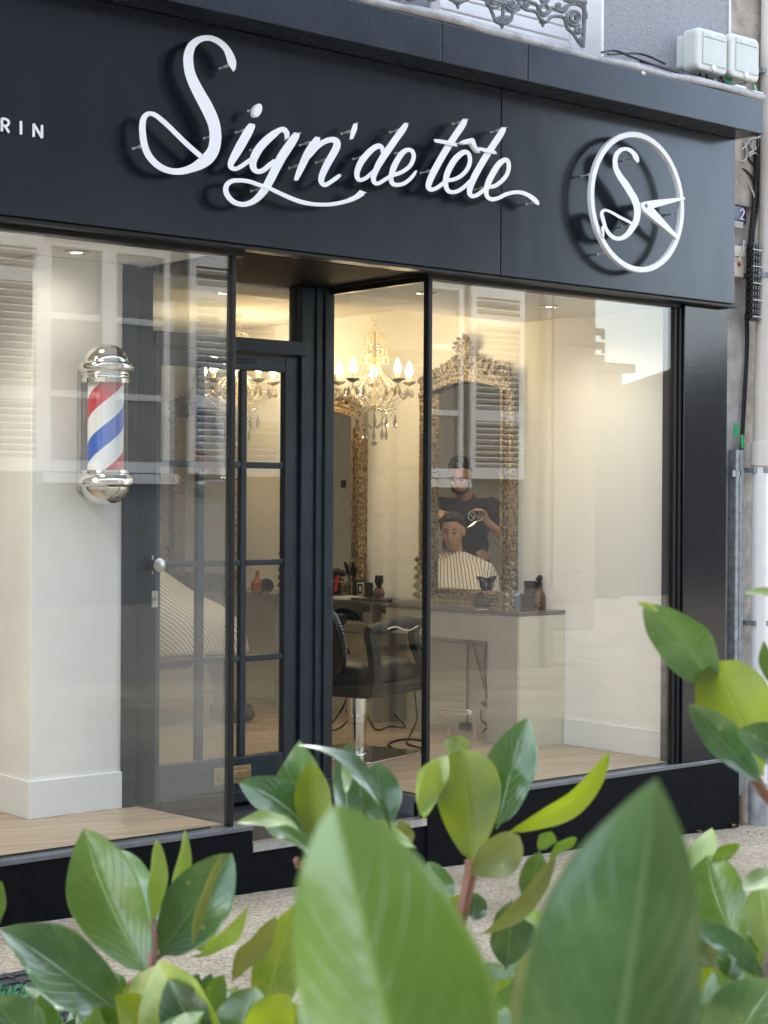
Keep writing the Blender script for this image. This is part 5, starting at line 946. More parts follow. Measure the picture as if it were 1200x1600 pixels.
cable('black_cable','knot of black wires and plug hanging under the console behind the mullion',[[ox(731,1000,XB_),ox(730,1060,XB_),ox(730,1130,XB_)],[ox(738,1000,XB_),ox(748,1040,XB_),ox(757,1075,XB_),ox(762,1095,XB_)],[ox(760,1000,XB_),ox(757,1050,XB_),ox(762,1090,XB_)],[ox(783,1010,XB_),ox(780,1060,XB_),ox(765,1090,XB_)],[ox(752,1098,XB_-.02),ox(762,1105,XB_-.03),ox(772,1100,XB_-.03),ox(780,1105,XB_-.02),ox(776,1115,XB_-.02),ox(760,1100,XB_-.02)],[ox(755,1095,XB_-.02),ox(765,1112,XB_-.03),ox(758,1096,XB_-.03)],[ox(752,1110,XB_),ox(752,1125,XB_),ox(762,1135,XB_),ox(750,1147,XB_)]],m_cable,.005)
p=ox(729,1137,XB_); k=MB(); k.rbox(p[0]-.03,p[0]+.01,p[1]-.03,p[1]+.03,p[2]-.035,p[2]+.03,.006,'x'); tag(k.build('power_adapter',m_plastic,None,bevel=.004),'black power adapter plugged in low under the console','adapter')
p=ox(532,760,XW-.01); k=MB(); t=thing('thermostat','small pale wall thermostat with a dark screen near the second mirror','thermostat',ox(541,762,XW)); q=ox(541,762,XW); k.rbox(q[0]-.02,q[0]-.001,q[1]-.04,q[1]+.04,q[2]-.07,q[2]+.07,.008,'x'); k.build('case',m_whitep,t); MB().box(q[0]-.0225,q[0]-.0201,q[1]-.025,q[1]+.025,q[2]+.0,q[2]+.045).build('screen',m_plastic,t)
# dark cabinet across the room (what the mirrors look at)
t=thing('wall_cabinet','dark cabinet of shelves with bottles across the room, seen in the mirror','cabinet',(.62,3.6,FZ)); k=MB()
k.box(RX0+.001,RX0+.4,2.6,5.4,FZ,FZ+.9); k.box(RX0+.001,RX0+.03,2.6,5.4,FZ+.9,FZ+1.55)
for z in(1.15,1.5): k.box(RX0+.031,RX0+.3,2.6,5.4,FZ+z-.03,FZ+z)
k.build('carcass',M('dark walnut',(.07,.045,.03),.4,0,.25,12,stretch=(1,1,8)),t); rnd=random.Random(2)
for mat in(m_amber,m_whitep,m_plastic,m_red,M('orange pack',(.45,.18,.05),.4,0,.1,20)):
    k=MB()
    for i in range(11):
        y=rnd.uniform(2.7,5.3); z=FZ+rnd.choice((.9,1.15,1.5)); h=rnd.uniform(.09,.22); k.lathe([(.001,0),(.03,0),(.03,h*.7),(.012,h*.8),(.012,h),(.001,h)],(RX0+.17,y,z),10)
    k.build('bottles',mat,t)
t=thing('framed_panel','pale panelled door in the far left wall of the salon','door',(RX0+.02,2.0,FZ)); k=MB(); k.box(RX0+.001,RX0+.04,1.5,2.35,FZ,2.3); k.build('leaf',m_skirt,t,bevel=.004); k=MB()
for z0,z1 in((.4,1.1),(1.25,2.15)): k.box(RX0+.0401,RX0+.05,1.62,2.23,z0,z1)
k.build('raised_panel',m_skirt,t,bevel=.008)
# ------------------------------------------------------------------ chandeliers
def chandelier(u,y,label,power):
    p0=oy(u,600,y); s=float((p0-CAM)@_F)/FPX; zz=lambda v: float(oy(u,v,y)[2])
    t=thing('chandelier',label,'chandelier',(p0[0],p0[1],zz(600)),'cream crystal chandeliers'); c=np.array([p0[0],p0[1],0.])
    e=np.array([_R[0],_R[1],0]); e/=np.hypot(*e[:2]); fw=np.array([-e[1],e[0],0])
    def P(r,a,v): return c+r*s*(math.cos(a)*e+math.sin(a)*fw)+np.array([0,0,zz(v)])
    k=MB(); 
    for (vc,r_) in((496,5.5),(513,4.5)): k.tube([c+np.array([0,0,zz(vc)])+r_*s*(math.cos(a)*e+np.array([0,0,math.sin(a)])) for a in[2*PI*i/16 for i in range(17)]],.8*s,6)
    k.tube([P(0,0,484),P(0,0,490)],.8*s,6); k.tube([P(0,0,503),P(0,0,508)],.8*s,6); k.tube([c+np.array([0,0,CZ]),P(0,0,484)],.5*s,5); k.lathe([(7*s,CZ-.001),(6*s,CZ-.02),(1.5*s,CZ-.03)],c,16)
    k.build('hanging_chain',m_cream,t,smooth='auto')
    k=MB(); k.lathe([(.6*s,zz(518)),(2.2*s,zz(520)),(1.6*s,zz(535)),(2.2*s,zz(545)),(1.3*s,zz(560)),(2*s,zz(585)),(1.2*s,zz(600)),(2.4*s,zz(618)),(3.5*s,zz(628)),(4*s,zz(633)),(2*s,zz(640)),(.5*s,zz(645))],c,14)
    k.build('stem',m_cream,t,smooth=True)
    for i in range(5):
        a=R(20+72*i); k=MB()
        k.tube(catmull([P(2,a,632),P(14,a,634),P(28,a,622),P(40,a,612),P(52,a,612),P(58,a,604),P(58,a,598)],6),1.3*s,6)
        k.tube(catmull([P(40,a,612),P(32,a,602),P(24,a,610),P(28,a,622)],5),.9*s,5); 
        k.tube(catmull([P(2,a,556),P(8,a,570),P(14,a,585),P(26,a,594),P(33,a,603),P(27,a,610)],6),1.1*s,6)
        k.tube(catmull([P(3,a,520),P(10,a,520),P(17,a,525),P(14,a,536),P(8,a,531),P(9,a,526)],6),1.0*s,6)
        k.tube(catmull([P(4,a,556),P(12,a,545),P(20,a,549),P(18,a,559),P(11,a,557)],6),1.0*s,6); k.tube(catmull([P(3,a,570),P(13,a,556),P(23,a,559),P(21,a,569),P(15,a,566)],6),1.0*s,6)
        arm=k.build('arm',m_cream,t,smooth='auto')
        cc=P(58,a,598); k=MB(); k.lathe([(1*s,-3*s),(5*s,-2*s),(10*s,1.2*s),(12*s,3.4*s),(11*s,3.2*s),(5*s,.2*s),(.5*s,0)],cc,16); k.build('drip_cup',m_crystal,t,smooth=True)
        k=MB(); k.lathe([(3.4*s,0),(3.4*s,13*s),(.5*s,13.2*s)],cc,10); k.build('candle_sleeve',m_cream,t,smooth='auto')
        k=MB(); k.lathe([(.5*s,13*s),(3.8*s,13.4*s),(6*s,17*s),(5.8*s,21*s),(3.6*s,27*s),(1.4*s,32*s),(.2*s,35*s)],cc,14); k.build('bulb',m_bulb,t,smooth=True)
    k=MB()
    def bead(p,r): k.ball(p,r,6)
    def string(A,B,sag,n):
        for i in range(n+1):
            q=i/n; p=A*(1-q)+B*q; p=p-np.array([0,0,sag*s*4*q*(1-q)]); bead(p,1.5*s)
    def drop(p,h):
        k.lathe([(.15*s,0),(1.2*s,-h*.2*s),(3.4*s,-h*.62*s),(2.2*s,-h*.85*s),(.2*s,-h*s)],p,6)
    for i in range(5):
        a=R(20+72*i); b=R(20+72*(i+1)); string(P(58,a,602),P(58,b,602),22,17); string(P(58,a,602),P(10,a,640),14,13); string(P(3,a,556),P(30,a,606),10,10); string(P(30,a,632),P(30,b,632),10,9)
        for q in range(4): aa=a+(q-1.5)*.22; drop(P(58+ (3 if q%2 else -2),aa,606),15)
        m_=(a+b)/2; string(P(34,m_,640),P(6,m_,668),4,9); drop(P(34,m_,646),24); string(P(20,a,645),P(20,a,666),0,6); drop(P(20,a,668),20)
        for v in range(0,3): bead(P(9,a,540+5*v),2.1*s)
    string(P(0,0,648),P(0,0,680),0,9); k.ball(P(0,0,693),4.6*s,8,1,1,.8)
    for i in range(60):
        a=random.uniform(0,6.28); bead(P(random.uniform(4,46),a,random.uniform(590,640)),random.uniform(.9,1.7)*s)
    k.build('crystals',m_crystal,t)
    return t
chandelier(585,1.55,'lit cream chandelier hung with crystals behind the right porch window',4)
chandelier(371,2.9,'lit cream chandelier further back, seen through the door panes',4)
# ------------------------------------------------------------------ the house opposite (stands behind the viewer, seen in the glass)
YO=-8.0
def orf(u,v,yv=-YO): p=oy(u,v,yv); return float(p[0]),float(p[2])
OB=thing('house_opposite','pale plastered house across the street with white louvred shutters, mirrored in the shop glass','house',(10,YO,gz(10)))
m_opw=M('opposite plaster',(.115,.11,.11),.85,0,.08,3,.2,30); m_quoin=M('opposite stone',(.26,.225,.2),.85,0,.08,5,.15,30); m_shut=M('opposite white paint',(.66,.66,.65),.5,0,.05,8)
m_curt=M('opposite window glass',(.10,.09,.09),.1,0,.1,3)
XOE=orf(930,520)[0]; xq=orf(866,520)[0]; zw0=orf(150,738)[1]; zw1=orf(150,378)[1]; HO=7.4
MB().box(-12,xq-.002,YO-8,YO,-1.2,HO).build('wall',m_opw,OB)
k=MB(); zl=-.9; i=0
edges=[orf(897,v)[1] for v in(762,717,672,629,586,540)]; hq=(edges[-1]-edges[0])/5
zq=edges[0]-3*hq-2*hq; 
while zq<HO: k.box(xq,XOE,YO-8,YO+.03,zq+.006,zq+hq-.006); k.box(xq,XOE-.01,YO-7.9,YO+.018,zq-.006,zq+.006); zq+=hq
k.build('quoin_stones',m_quoin,OB,bevel=.008)
k=MB(); k.box(-12,XOE+.1,YO,YO+.12,HO-.5,HO-.2); k.box(-12,XOE+.2,YO-8.2,YO+.3,HO,HO+.12); k.build('eaves_cornice',m_quoin,OB); MB().prism([(-12,YO+.3,HO+.12),(-12,YO-8.2,HO+.12),(-12,YO-4.5,HO+1.3)],(XOE+12.2,0,0)).build('roof',M('slate roof',(.10,.105,.12),.6,0,.2,10),OB)
MB().box(-12,xq-.003,YO+.001,YO+.04,-1.2,.55).build('base_course',m_quoin,OB)
def owin(xa,xb,z0,z1):
    f=MB(); d0,d1=YO+.002,YO+.05
    f.box(xa,xa+.07,d0,d1,z0,z1); f.box(xb-.07,xb,d0,d1,z0,z1); f.box(xa+.07,xb-.07,d0,d1,z1-.08,z1); f.box(xa+.07,xb-.07,d0,d1,z0,z0+.1); xm=(xa+xb)/2; f.box(xm-.075,xm+.075,d0,d1+.01,z0+.1,z1-.08)
    n=max(3,round((z1-z0)/.82))
    for i in range(1,n): zz=z0+(z1-z0)*i/n; f.box(xa+.07,xm-.075,d0,d1-.01,zz-.03,zz+.03); f.box(xm+.075,xb-.07,d0,d1-.01,zz-.03,zz+.03)
    f.box(xa-.03,xb+.03,YO+.001,YO+.1,z1+.01,z1+.07); f.box(xa-.05,xb+.05,YO+.001,YO+.14,z1+.07,z1+.13); f.box(xa-.05,xb+.05,YO+.001,YO+.13,z0-.1,z0-.01)
    w=f.build('window',m_shut,OB,bevel=.006); MB().box(xa+.06,xb-.06,YO+.003,YO+.012,z0+.05,z1-.05).build('glass',m_curt,w); return w
def oshut(xa,xb,z0,z1):
    f=MB(); d0,d1=YO+.045,YO+.085; st=.075
    f.box(xa,xa+st,d0,d1,z0,z1); f.box(xb-st,xb,d0,d1,z0,z1); n=3; rails=[z0,z0+(z1-z0)*.30,z1-.42,z1-.12]
    for zz in rails: f.box(xa+st,xb-st,d0,d1,zz,zz+.12)
    for i in range(3):
        a=rails[i]+.12; b=rails[i+1]; m_=int((b-a)/.062)
        for j in range(m_): zz=a+(j+.5)*(b-a)/m_; f.box(-(xb-xa)/2+st,(xb-xa)/2-st,-.026,.026,-.006,.006,Matrix.Translation(((xa+xb)/2,(d0+d1)/2,zz))@Matrix.Rotation(R(35),4,'X'))
    return f.build('shutter',m_shut,OB)
xw1,xw2=orf(67,560)[0],orf(263,560)[0]; xbs=orf(290,560)[0]; xv2=orf(722,600)[0]; xcs=orf(730,600)[0]; xce=orf(813,600)[0]; SWd=xce-xcs
WW=xw2-xw1
for dz in(0,):
    if zw1+dz<HO-.6:
        owin(xw1,xw2,zw0+dz,zw1+dz); oshut(xw1-.02-SWd,xw1-.02,zw0+dz,zw1+dz); oshut(xbs,xbs+SWd,zw0+dz,zw1+dz)
        owin(xv2-WW,xv2,zw0+dz,zw1+dz); oshut(xcs,xce,zw0+dz,zw1+dz); oshut(xv2-WW-.03-SWd,xv2-WW-.03,zw0+dz,zw1+dz)
xd=orf(850,560)[0]; MB().tube([(xd,YO+.06,-1),(xd,YO+.06,HO-.5)],.05,10).build('downpipe',m_quoin,OB,smooth='auto')
t=thing('sign_bracket','dark bracket with three prongs on the corner of the house opposite','bracket',(XOE,YO-.4,orf(930,540)[1])); k=MB()
for v in(516,538,558): z=orf(935,v)[1]; k.box(XOE+.001,XOE+.17,YO-.02,YO+.01,z-.06,z+.03); k.box(XOE+.14,XOE+.19,YO-.02,YO+.01,z-.1,z+.03)
k.build('prongs',m_quoin,t,bevel=.02)
yv2=24.; 
def orf2(u,v): return orf(u,v,yv2)
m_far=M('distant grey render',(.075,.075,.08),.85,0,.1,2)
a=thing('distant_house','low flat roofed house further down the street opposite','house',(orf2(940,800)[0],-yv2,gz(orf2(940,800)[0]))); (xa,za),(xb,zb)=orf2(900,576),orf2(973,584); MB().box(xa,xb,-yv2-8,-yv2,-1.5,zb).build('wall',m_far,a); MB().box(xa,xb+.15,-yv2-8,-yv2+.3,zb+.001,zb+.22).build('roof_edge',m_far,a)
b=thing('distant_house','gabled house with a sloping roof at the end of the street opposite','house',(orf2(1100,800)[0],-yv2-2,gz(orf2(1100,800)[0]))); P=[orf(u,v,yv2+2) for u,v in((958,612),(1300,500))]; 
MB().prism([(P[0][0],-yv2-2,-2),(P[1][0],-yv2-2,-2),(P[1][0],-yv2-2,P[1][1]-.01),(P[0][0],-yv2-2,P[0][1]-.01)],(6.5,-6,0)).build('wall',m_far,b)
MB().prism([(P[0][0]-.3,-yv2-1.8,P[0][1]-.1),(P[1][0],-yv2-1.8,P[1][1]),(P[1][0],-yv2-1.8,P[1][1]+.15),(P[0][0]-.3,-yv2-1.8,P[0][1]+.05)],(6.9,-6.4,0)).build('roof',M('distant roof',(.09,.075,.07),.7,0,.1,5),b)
# ------------------------------------------------------------------ the shrub in the foreground
def leafmesh(mb,uvs,base,tip,w,roll=0,curl=.12,fold=.25,yaw=0,wav=.04,shape=.58,tipp=1.0,nS=18,nT=8,rear=0):
    b=Vector(base); t=Vector(tip); ax=t-b; L_=ax.length; ax.normalize()
    vw=Vector(CAM)-(b+t)/2; vw=(vw-ax*vw.dot(ax)).normalized(); side=ax.cross(vw).normalized()
    q=Matrix.Rotation(roll,3,ax); side=q@side; nr=q@vw
    rnd=random.Random(int(abs(b.x*7919+t.z*104729)*1000)); ph=rnd.uniform(0,6); tw=rnd.uniform(-.55,.55) if nS<25 else 0; rc=rnd.uniform(-.02,.13) if nS<25 else 0; wav=wav*rnd.uniform(1,2.4); sk=rnd.uniform(-.06,.06) if nS<25 else 0
    side0,nr0=side,nr
    vs=[];fs=[]; o=len(mb.v)
    for i in range(nS+1):
        s=i/nS
        if s<shape: pw=math.sin(PI/2*min(1,(s/shape)))**.85
        else: pw=max(0,math.cos(PI/2*((s-shape)/(1-shape))))**(.75*tipp)
        pw=max(pw,.03 if s<.5 else .004)
        if s<.06: pw=min(pw,.10)
        qq=Matrix.Rotation(tw*(s-.45),3,ax); side=qq@side0; nr=qq@nr0
        c=b+ax*(L_*s)+side0*(sk*L_*math.sin(PI*s))+nr0*(-rc*L_*max(0,s-.55)**2*4)+nr*(curl*L_*(1-(2*s-1)**2)*-1.0)+nr*(-rear*L_*s*s)
        for j in range(nT+1):
            u=2*j/nT-1
            z=fold*w*.5*pw*(abs(u)**1.3)+wav*w*math.sin(s*11+ph+(2 if u>0 else 0))*abs(u)**2*pw
            vs.append(c+side*(u*w*.5*pw)+nr*z); uvs.append((.5+.5*u,s))
    for i in range(nS):
        for j in range(nT): a=i*(nT+1)+j; fs.append((a,a+1,a+nT+2,a+nT+1))
    mb.add(vs,fs)
class Shrub:
    def __init__(s,name,label,loc): s.t=thing(name,label,'shrub',loc,'glossy leaved shrubs in front of the shop'); s.k={}; s.st=MB(); s.bk=MB(); s.tp=[]
    def leaf(s,m,bu,bv,tu,tv,w,db,dt=None,**kw):
        dt=db if dt is None else dt
        if kw.pop('twig',False) and s.tp:
            b_=od(bu,bv,db); q_=min(s.tp,key=lambda p:np.linalg.norm(p-b_-np.array([0,0,-.06]))); s.bk.tube(catmull([b_,(b_*.6+q_*.4)+np.array([0,0,-.02]),q_],4),[.0011,.0012,.0013,.0014,.0015,.0016,.0018,.002,.0022],5)
        tilt=kw.pop('tilt',.5); dt=dt+tilt*max(0,bv-tv)/FPX*db
        if m not in s.k: s.k[m]=(MB(),[])
        leafmesh(s.k[m][0],s.k[m][1],od(bu,bv,db),od(tu,tv,dt),w*(db+dt)/2/FPX,**kw)
    def stem(s,pts,r,bark=False):
        P=[od(*p) for p in pts]; P=catmull(P,6); n=len(P); MB().tube(P,[r*(1.0-.35*i/n) for i in range(n)],8).build('twig',m_stem,s.t,smooth='auto')
    def trunk(s,u,v,d,gx,gy):
        # woody stem from the ground up to a rosette
        a=od(u,v,d); g0=np.array([gx,gy,gz(gx)-.02]); m1=a*.25+g0*.75+np.array([.03,.02,0]); m2=a*.7+g0*.3+np.array([-.02,.02,-.03]); P=catmull([g0,m1,m2,a],8); n=len(P); s.tp+=[np.array(p) for p in P[8:]]; MB().tube(P,[.012-.008*i/n for i in range(n)],7).build('stem',m_bark,s.t,smooth='auto')
    def done(s):
        for m,(mb,uv) in s.k.items():
            mb.uv=uv; mb2=mb; me_=mb2.build('leaves',m_leaf[m],s.t,smooth=True,recalc=False)
        if s.st.v: s.st.build('bud',m_stem,s.t,smooth='auto')
        if s.bk.v: s.bk.build('side_twigs',m_stem,s.t,smooth='auto')
def bud(S_,u,v,d):
    k=S_.st
    for i in range(7): a=random.uniform(-12,12); b=random.uniform(-6,6); p=od(u+a,v+b,d); k.ball(p,random.uniform(3.5,6)*d/FPX,7,1,1,1.2)
A=Shrub('laurel_shrub','glossy green shrub with a red bud, growing beside the drain cover',(.30,-4.62,gz(.3)))
d=1.22
A.leaf('g',234,1528,128,1294,118,d,d-.02,roll=-.25,curl=.05,fold=.25,shape=.56)
A.leaf('b',246,1500,364,1334,104,d+.02,d+.0,roll=.15,curl=.04,fold=.35,shape=.5)
A.leaf('d',300,1486,352,1335,30,d,d-.03,roll=1.0,curl=.05,fold=.3)
A.leaf('b',246,1450,182,1327,66,d+.10,d+.12,roll=-.3,curl=.05)
A.leaf('p',238,1450,250,1312,38,d+.03,d,roll=.7,curl=.04,fold=.5)
A.leaf('p',238,1452,292,1296,36,d+.05,d+.02,roll=.95,curl=-.06,fold=.4)
A.leaf('b',200,1590,0,1452,118,d-.06,d-.12,roll=.45,curl=-.08,fold=.3,shape=.55)
A.leaf('g',205,1570,128,1520,60,d+.02,d,roll=.9,curl=-.05)
A.leaf('p',292,1496,390,1423,34,d+.02,d-.02,roll=.9,curl=-.1)
A.leaf('y',300,1480,350,1468,40,d+.04,d+.04,roll=.7)
A.leaf('d',362,1535,434,1438,50,d+.02,d-.02,roll=.7,curl=.1,fold=.5)
A.leaf('y',345,1660,243,1503,118,d-.12,d-.14,roll=-.35,curl=-.07,fold=.3,shape=.6)
A.leaf('b',330,1655,262,1530,80,d-.125,d-.145,roll=-.3,curl=-.05,fold=.3)
A.leaf('o',262,1640,188,1556,80,d-.1,d-.14,roll=.6,curl=.05)
A.leaf('o',392,1650,452,1556,76,d-.16,d-.18,roll=.3,curl=.05)
A.leaf('y',405,1620,470,1408,92,d+.02,d,roll=.35,curl=.05,fold=.3)
A.leaf('b',80,1650,-12,1560,84,d-.2,d-.22,roll=.3)
A.leaf('g',-25,1500,2,1376,52,d,d,roll=.5)
A.leaf('g',110,1580,40,1535,38,d+.05,d+.05,roll=.9); A.leaf('p',150,1560,100,1530,34,d+.03,d,roll=1.1)
A.leaf('g',210,1640,140,1580,70,d-.08,d-.1,roll=.4); A.leaf('d',330,1620,300,1555,60,d-.03,d-.06,roll=-.3)
bud(A,212,1540,d-.02); A.stem([(236,1530,d),(240,1480,d+.01),(242,1440,d+.03)],.004); A.stem([(214,1542,d-.02),(238,1620,d),(250,1720,d+.02)],.006)
A.trunk(250,1700,d+.02,.22,-4.55); A.trunk(360,1700,d-.1,.3,-4.6)
Bs=Shrub('laurel_shrub','shrub with two huge blurred leaves close to the viewer and backlit olive leaves',(.33,-4.98,gz(.3)))
d=1.2
Bs.leaf('b',497,1335,468,1156,92,d+.03,d,roll=-.55,curl=.04,fold=.4,shape=.55)
Bs.leaf('o',502,1330,487,1188,58,d-.01,d-.02,roll=.1,curl=.05,fold=.3)
Bs.leaf('b',498,1318,374,1222,82,d+.02,d-.02,roll=.5,curl=-.1,fold=.2)
Bs.leaf('p',470,1300,372,1282,30,d-.02,d-.05,roll=.8,curl=-.15)
Bs.leaf('g',500,1345,400,1268,46,d-.02,d-.03,roll=.8,curl=-.08)
Bs.leaf('b',545,1330,545,1160,60,d+.05,d+.06,roll=.6,curl=.06)
Bs.leaf('b',612,1300,470,1158,46,d-.02,d-.04,roll=1.0,curl=-.13,fold=.35)
Bs.leaf('b',602,1298,590,1192,68,d+.05,d+.05,roll=.2,curl=.04,fold=.2)
Bs.leaf('p',650,1325,552,1300,44,d,d-.03,roll=.7,curl=-.06); Bs.leaf('d',640,1330,625,1285,40,d+.02,d,roll=.5)
Bs.leaf('p',540,1240,548,1172,22,d+.04,d+.05,roll=.6)
bud(Bs,474,1348,d); Bs.stem([(500,1325,d),(498,1345,d),(490,1420,d+.02),(500,1560,d+.05),(520,1700,d+.05)],.005)
# right sprig of the middle
d=1.18
Bs.leaf('o',737,1352,722,1168,104,d,d-.01,roll=.0,curl=.03,fold=.35,shape=.66,tipp=.62)
Bs.leaf('y',662,1282,700,1180,54,d+.02,d,roll=-.6,curl=-.08)
Bs.leaf('y',655,1275,688,1186,40,d+.0,d-.01,roll=.5,curl=.1)
Bs.leaf('o',712,1190,716,1148,44,d+.05,d+.06,roll=.3,tipp=.7)
Bs.leaf('b',776,1296,822,1120,82,d+.03,d+.0,roll=-.3,curl=.04,fold=.25,shape=.5)
Bs.leaf('o',790,1302,956,1184,44,d+.02,d-.03,roll=.55,curl=-.09,fold=.3,shape=.66)
Bs.leaf('d',735,1368,812,1306,66,d-.01,d-.03,roll=.2,curl=.04,fold=.3,tipp=.7)
Bs.leaf('d',745,1462,872,1342,40,d-.01,d-.05,roll=.75,curl=-.12,fold=.4)
Bs.leaf('b',790,1515,800,1408,80,d+.02,d,roll=.4,curl=.05)
Bs.leaf('b',740,1440,745,1395,50,d+.06,d+.06,roll=.6); Bs.leaf('d',805,1650,845,1468,74,d-.1,d-.14,roll=-.35,curl=.05)
Bs.leaf('g',842,1330,862,1300,28,d+.02,d,roll=.4); Bs.leaf('g',858,1345,900,1308,24,d+.03,d,roll=.7); Bs.leaf('p',795,1415,860,1448,26,d+.02,d-.02,roll=.6)
Bs.leaf('b',704,1428,668,1346,50,d+.08,d+.08,roll=-.3,curl=.05); Bs.leaf('d',690,1430,680,1370,34,d+.06,d+.05,roll=.6); Bs.leaf('o',735,1425,705,1402,26,d+.03,d+.02,roll=.5)
Bs.leaf('g',820,1420,845,1330,50,d+.06,d+.06,roll=.3); Bs.leaf('y',830,1480,815,1400,60,d+.08,d+.08,roll=.5); Bs.leaf('b',870,1560,850,1470,70,d+.05,d+.05,roll=.5)
Bs.stem([(737,1345,d),(735,1365,d),(722,1430,d),(712,1500,d+.02),(690,1600,d+.03),(660,1720,d+.03)],.0048)
Bs.trunk(520,1700,1.25,.42,-4.72); Bs.trunk(660,1720,1.21,.5,-4.75)
# the two big near leaves
Bs.leaf('g',690,1900,522,1256,322,.42,.40,roll=-.28,curl=-.03,fold=-.36,shape=.5,nS=30,nT=12,tipp=.9)
Bs.leaf('b',905,1960,1026,1216,318,.42,.395,roll=.38,curl=-.03,fold=-.36,shape=.52,nS=30,nT=12,tipp=1.15)
Bs.stem([(690,1890,.42),(740,2050,.44),(800,2300,.47)],.003); Bs.stem([(915,1950,.42),(870,2080,.44),(800,2300,.47)],.003); Bs.trunk(800,2290,.47,.32,-5.05)
Cs=Shrub('laurel_shrub','shrub with a red twig and a pale curled leaf tip before the drainpipe',(.95,-4.7,gz(.9)))
d=1.16
Cs.leaf('b',1120,1078,1006,944,86,d+.02,d-.02,roll=-.2,curl=.05,fold=.2,shape=.5)
Cs.leaf('p',1030,955,998,941,12,d-.02,d-.03,roll=.3,curl=-.1)
Cs.leaf('o',1192,1212,1118,1032,118,d-.01,d-.02,roll=.0,curl=.03,fold=.3,shape=.6,tipp=.6)
Cs.leaf('b',1192,1226,1074,1100,62,d-.03,d-.05,roll=.45,curl=.06,fold=.35,shape=.5)
Cs.leaf('b',1250,1205,1156,1142,70,d-.05,d-.08,roll=.4,curl=-.05)
Cs.leaf('p',1235,935,1162,926,16,d,d-.02,roll=.7,curl=-.1); Cs.leaf('g',1215,1080,1195,1000,26,d+.03,d+.02,roll=.6)
Cs.stem([(1178,1212,d-.02),(1195,1240,d),(1215,1265,d),(1260,1330,d)],.0042)
d=1.22
Cs.leaf('p',1092,1385,1110,1290,44,d,d,roll=-.4,curl=.05); Cs.leaf('g',1160,1490,1104,1336,92,d-.02,d-.03,roll=-.1,curl=.04,fold=.25,tipp=.7)
Cs.leaf('g',1110,1350,1156,1318,26,d,d-.02,roll=.6); Cs.leaf('b',1120,1345,1150,1325,18,d+.04,d+.04,roll=.3)
Cs.leaf('p',1240,1340,1160,1388,40,d-.04,d-.06,roll=.6); Cs.leaf('p',1215,1510,1190,1375,70,d-.05,d-.06,roll=.2,curl=.04)
Cs.leaf('b',1200,1540,1080,1436,50,d-.06,d-.08,roll=.65,curl=-.07,fold=.35); Cs.leaf('o',1112,1605,1108,1512,58,d-.02,d-.04,roll=.1,tipp=.6)
Cs.leaf('b',1110,1690,1215,1530,140,d-.22,d-.26,roll=.2,curl=-.04,fold=.25); Cs.leaf('y',1100,1640,1098,1560,40,d,d,roll=.4)
Cs.leaf('d',1125,1530,1100,1470,40,d+.04,d+.04,roll=.3); Cs.leaf('g',1150,1520,1140,1468,38,d+.03,d+.02,roll=-.3); Cs.leaf('d',1140,1600,1165,1520,44,d+.02,d,roll=.5); Cs.leaf('g',1080,1470,1092,1400,44,d+.06,d+.06,roll=.4); Cs.leaf('d',1075,1560,1085,1480,50,d+.06,d+.05,roll=.4)
Cs.stem([(1190,1535,d-.05),(1185,1560,d-.04),(1150,1650,d)],.004); Cs.trunk(1150,1640,d,.72,-4.7); Cs.trunk(1255,1320,1.16,.80,-4.62)
# leafy body of the shrubs below the picture
rnd=random.Random(11)
for S_,u0,u1 in((A,-150,420),(Bs,380,900),(Cs,880,1400)):
    for i in range(46):
        u=rnd.uniform(u0,u1); v=rnd.uniform(1590,2500)+ (40 if S_ is not Bs else 90); dd=rnd.uniform(.95,1.45); a=rnd.uniform(-2.4,-.7); L_=rnd.uniform(110,190)
        if v+L_*math.sin(a)<1575: v=1575-L_*math.sin(a)
        S_.leaf(rnd.choice('ggbbdop'),u,v,u+L_*math.cos(a),v+L_*math.sin(a),rnd.uniform(55,95),dd,dd+rnd.uniform(-.06,.06),roll=rnd.uniform(-1,1),curl=rnd.uniform(-.1,.1),nS=10,nT=4,twig=True)
    for i in range(44):     # inner leaves just below the rosettes
        u=rnd.uniform(max(-40,u0),min(1240,u1)); a=rnd.uniform(-2.5,-.6); L_=rnd.uniform(90,150); tv=rnd.uniform(1515,1620)
        if 365<u<470: tv+=50
        if u<110: tv+=70
        S_.leaf(rnd.choice('ggbbdyob'),u,tv-L_*math.sin(a),u+L_*math.cos(a),tv,rnd.uniform(50,85),rnd.uniform(1.2,1.6),None,roll=rnd.uniform(-.9,.9),curl=rnd.uniform(-.08,.08),nS=12,nT=6,twig=True)
for S_,zones in((A,((60,235,1545),(240,460,1490))),(Bs,((730,860,1480),(560,740,1560))),(Cs,((1050,1210,1420),(1060,1200,1500)))):
    for (ua,ub,vt) in zones:
        for i in range(15):
            u=rnd.uniform(ua,ub); tv=rnd.uniform(vt,vt+110)+(45 if 380<u<455 and vt<1500 else 0); a=rnd.uniform(-2.3,-.8); L_=rnd.uniform(110,170)
            S_.leaf(rnd.choice('gggbyyopg'),u-L_*math.cos(a),tv-L_*math.sin(a),u,tv,rnd.uniform(55,90),rnd.uniform(1.12,1.4),None,roll=rnd.uniform(-.8,.8),curl=rnd.uniform(-.08,.08),nS=14,nT=6,twig=True)
for S_ in(A,Bs,Cs): S_.done()
k=MB(); rnd=random.Random(21)
for i in range(420):
    x=rnd.uniform(1.8,7.2); y=-.05-abs(rnd.gauss(0,.12)) if i<230 else rnd.uniform(-2.6,-.05); r_=rnd.uniform(.0025,.007); k.ball((x,y,gz(x)+r_*.4),r_,5,1,rnd.uniform(.7,1.4),.7)
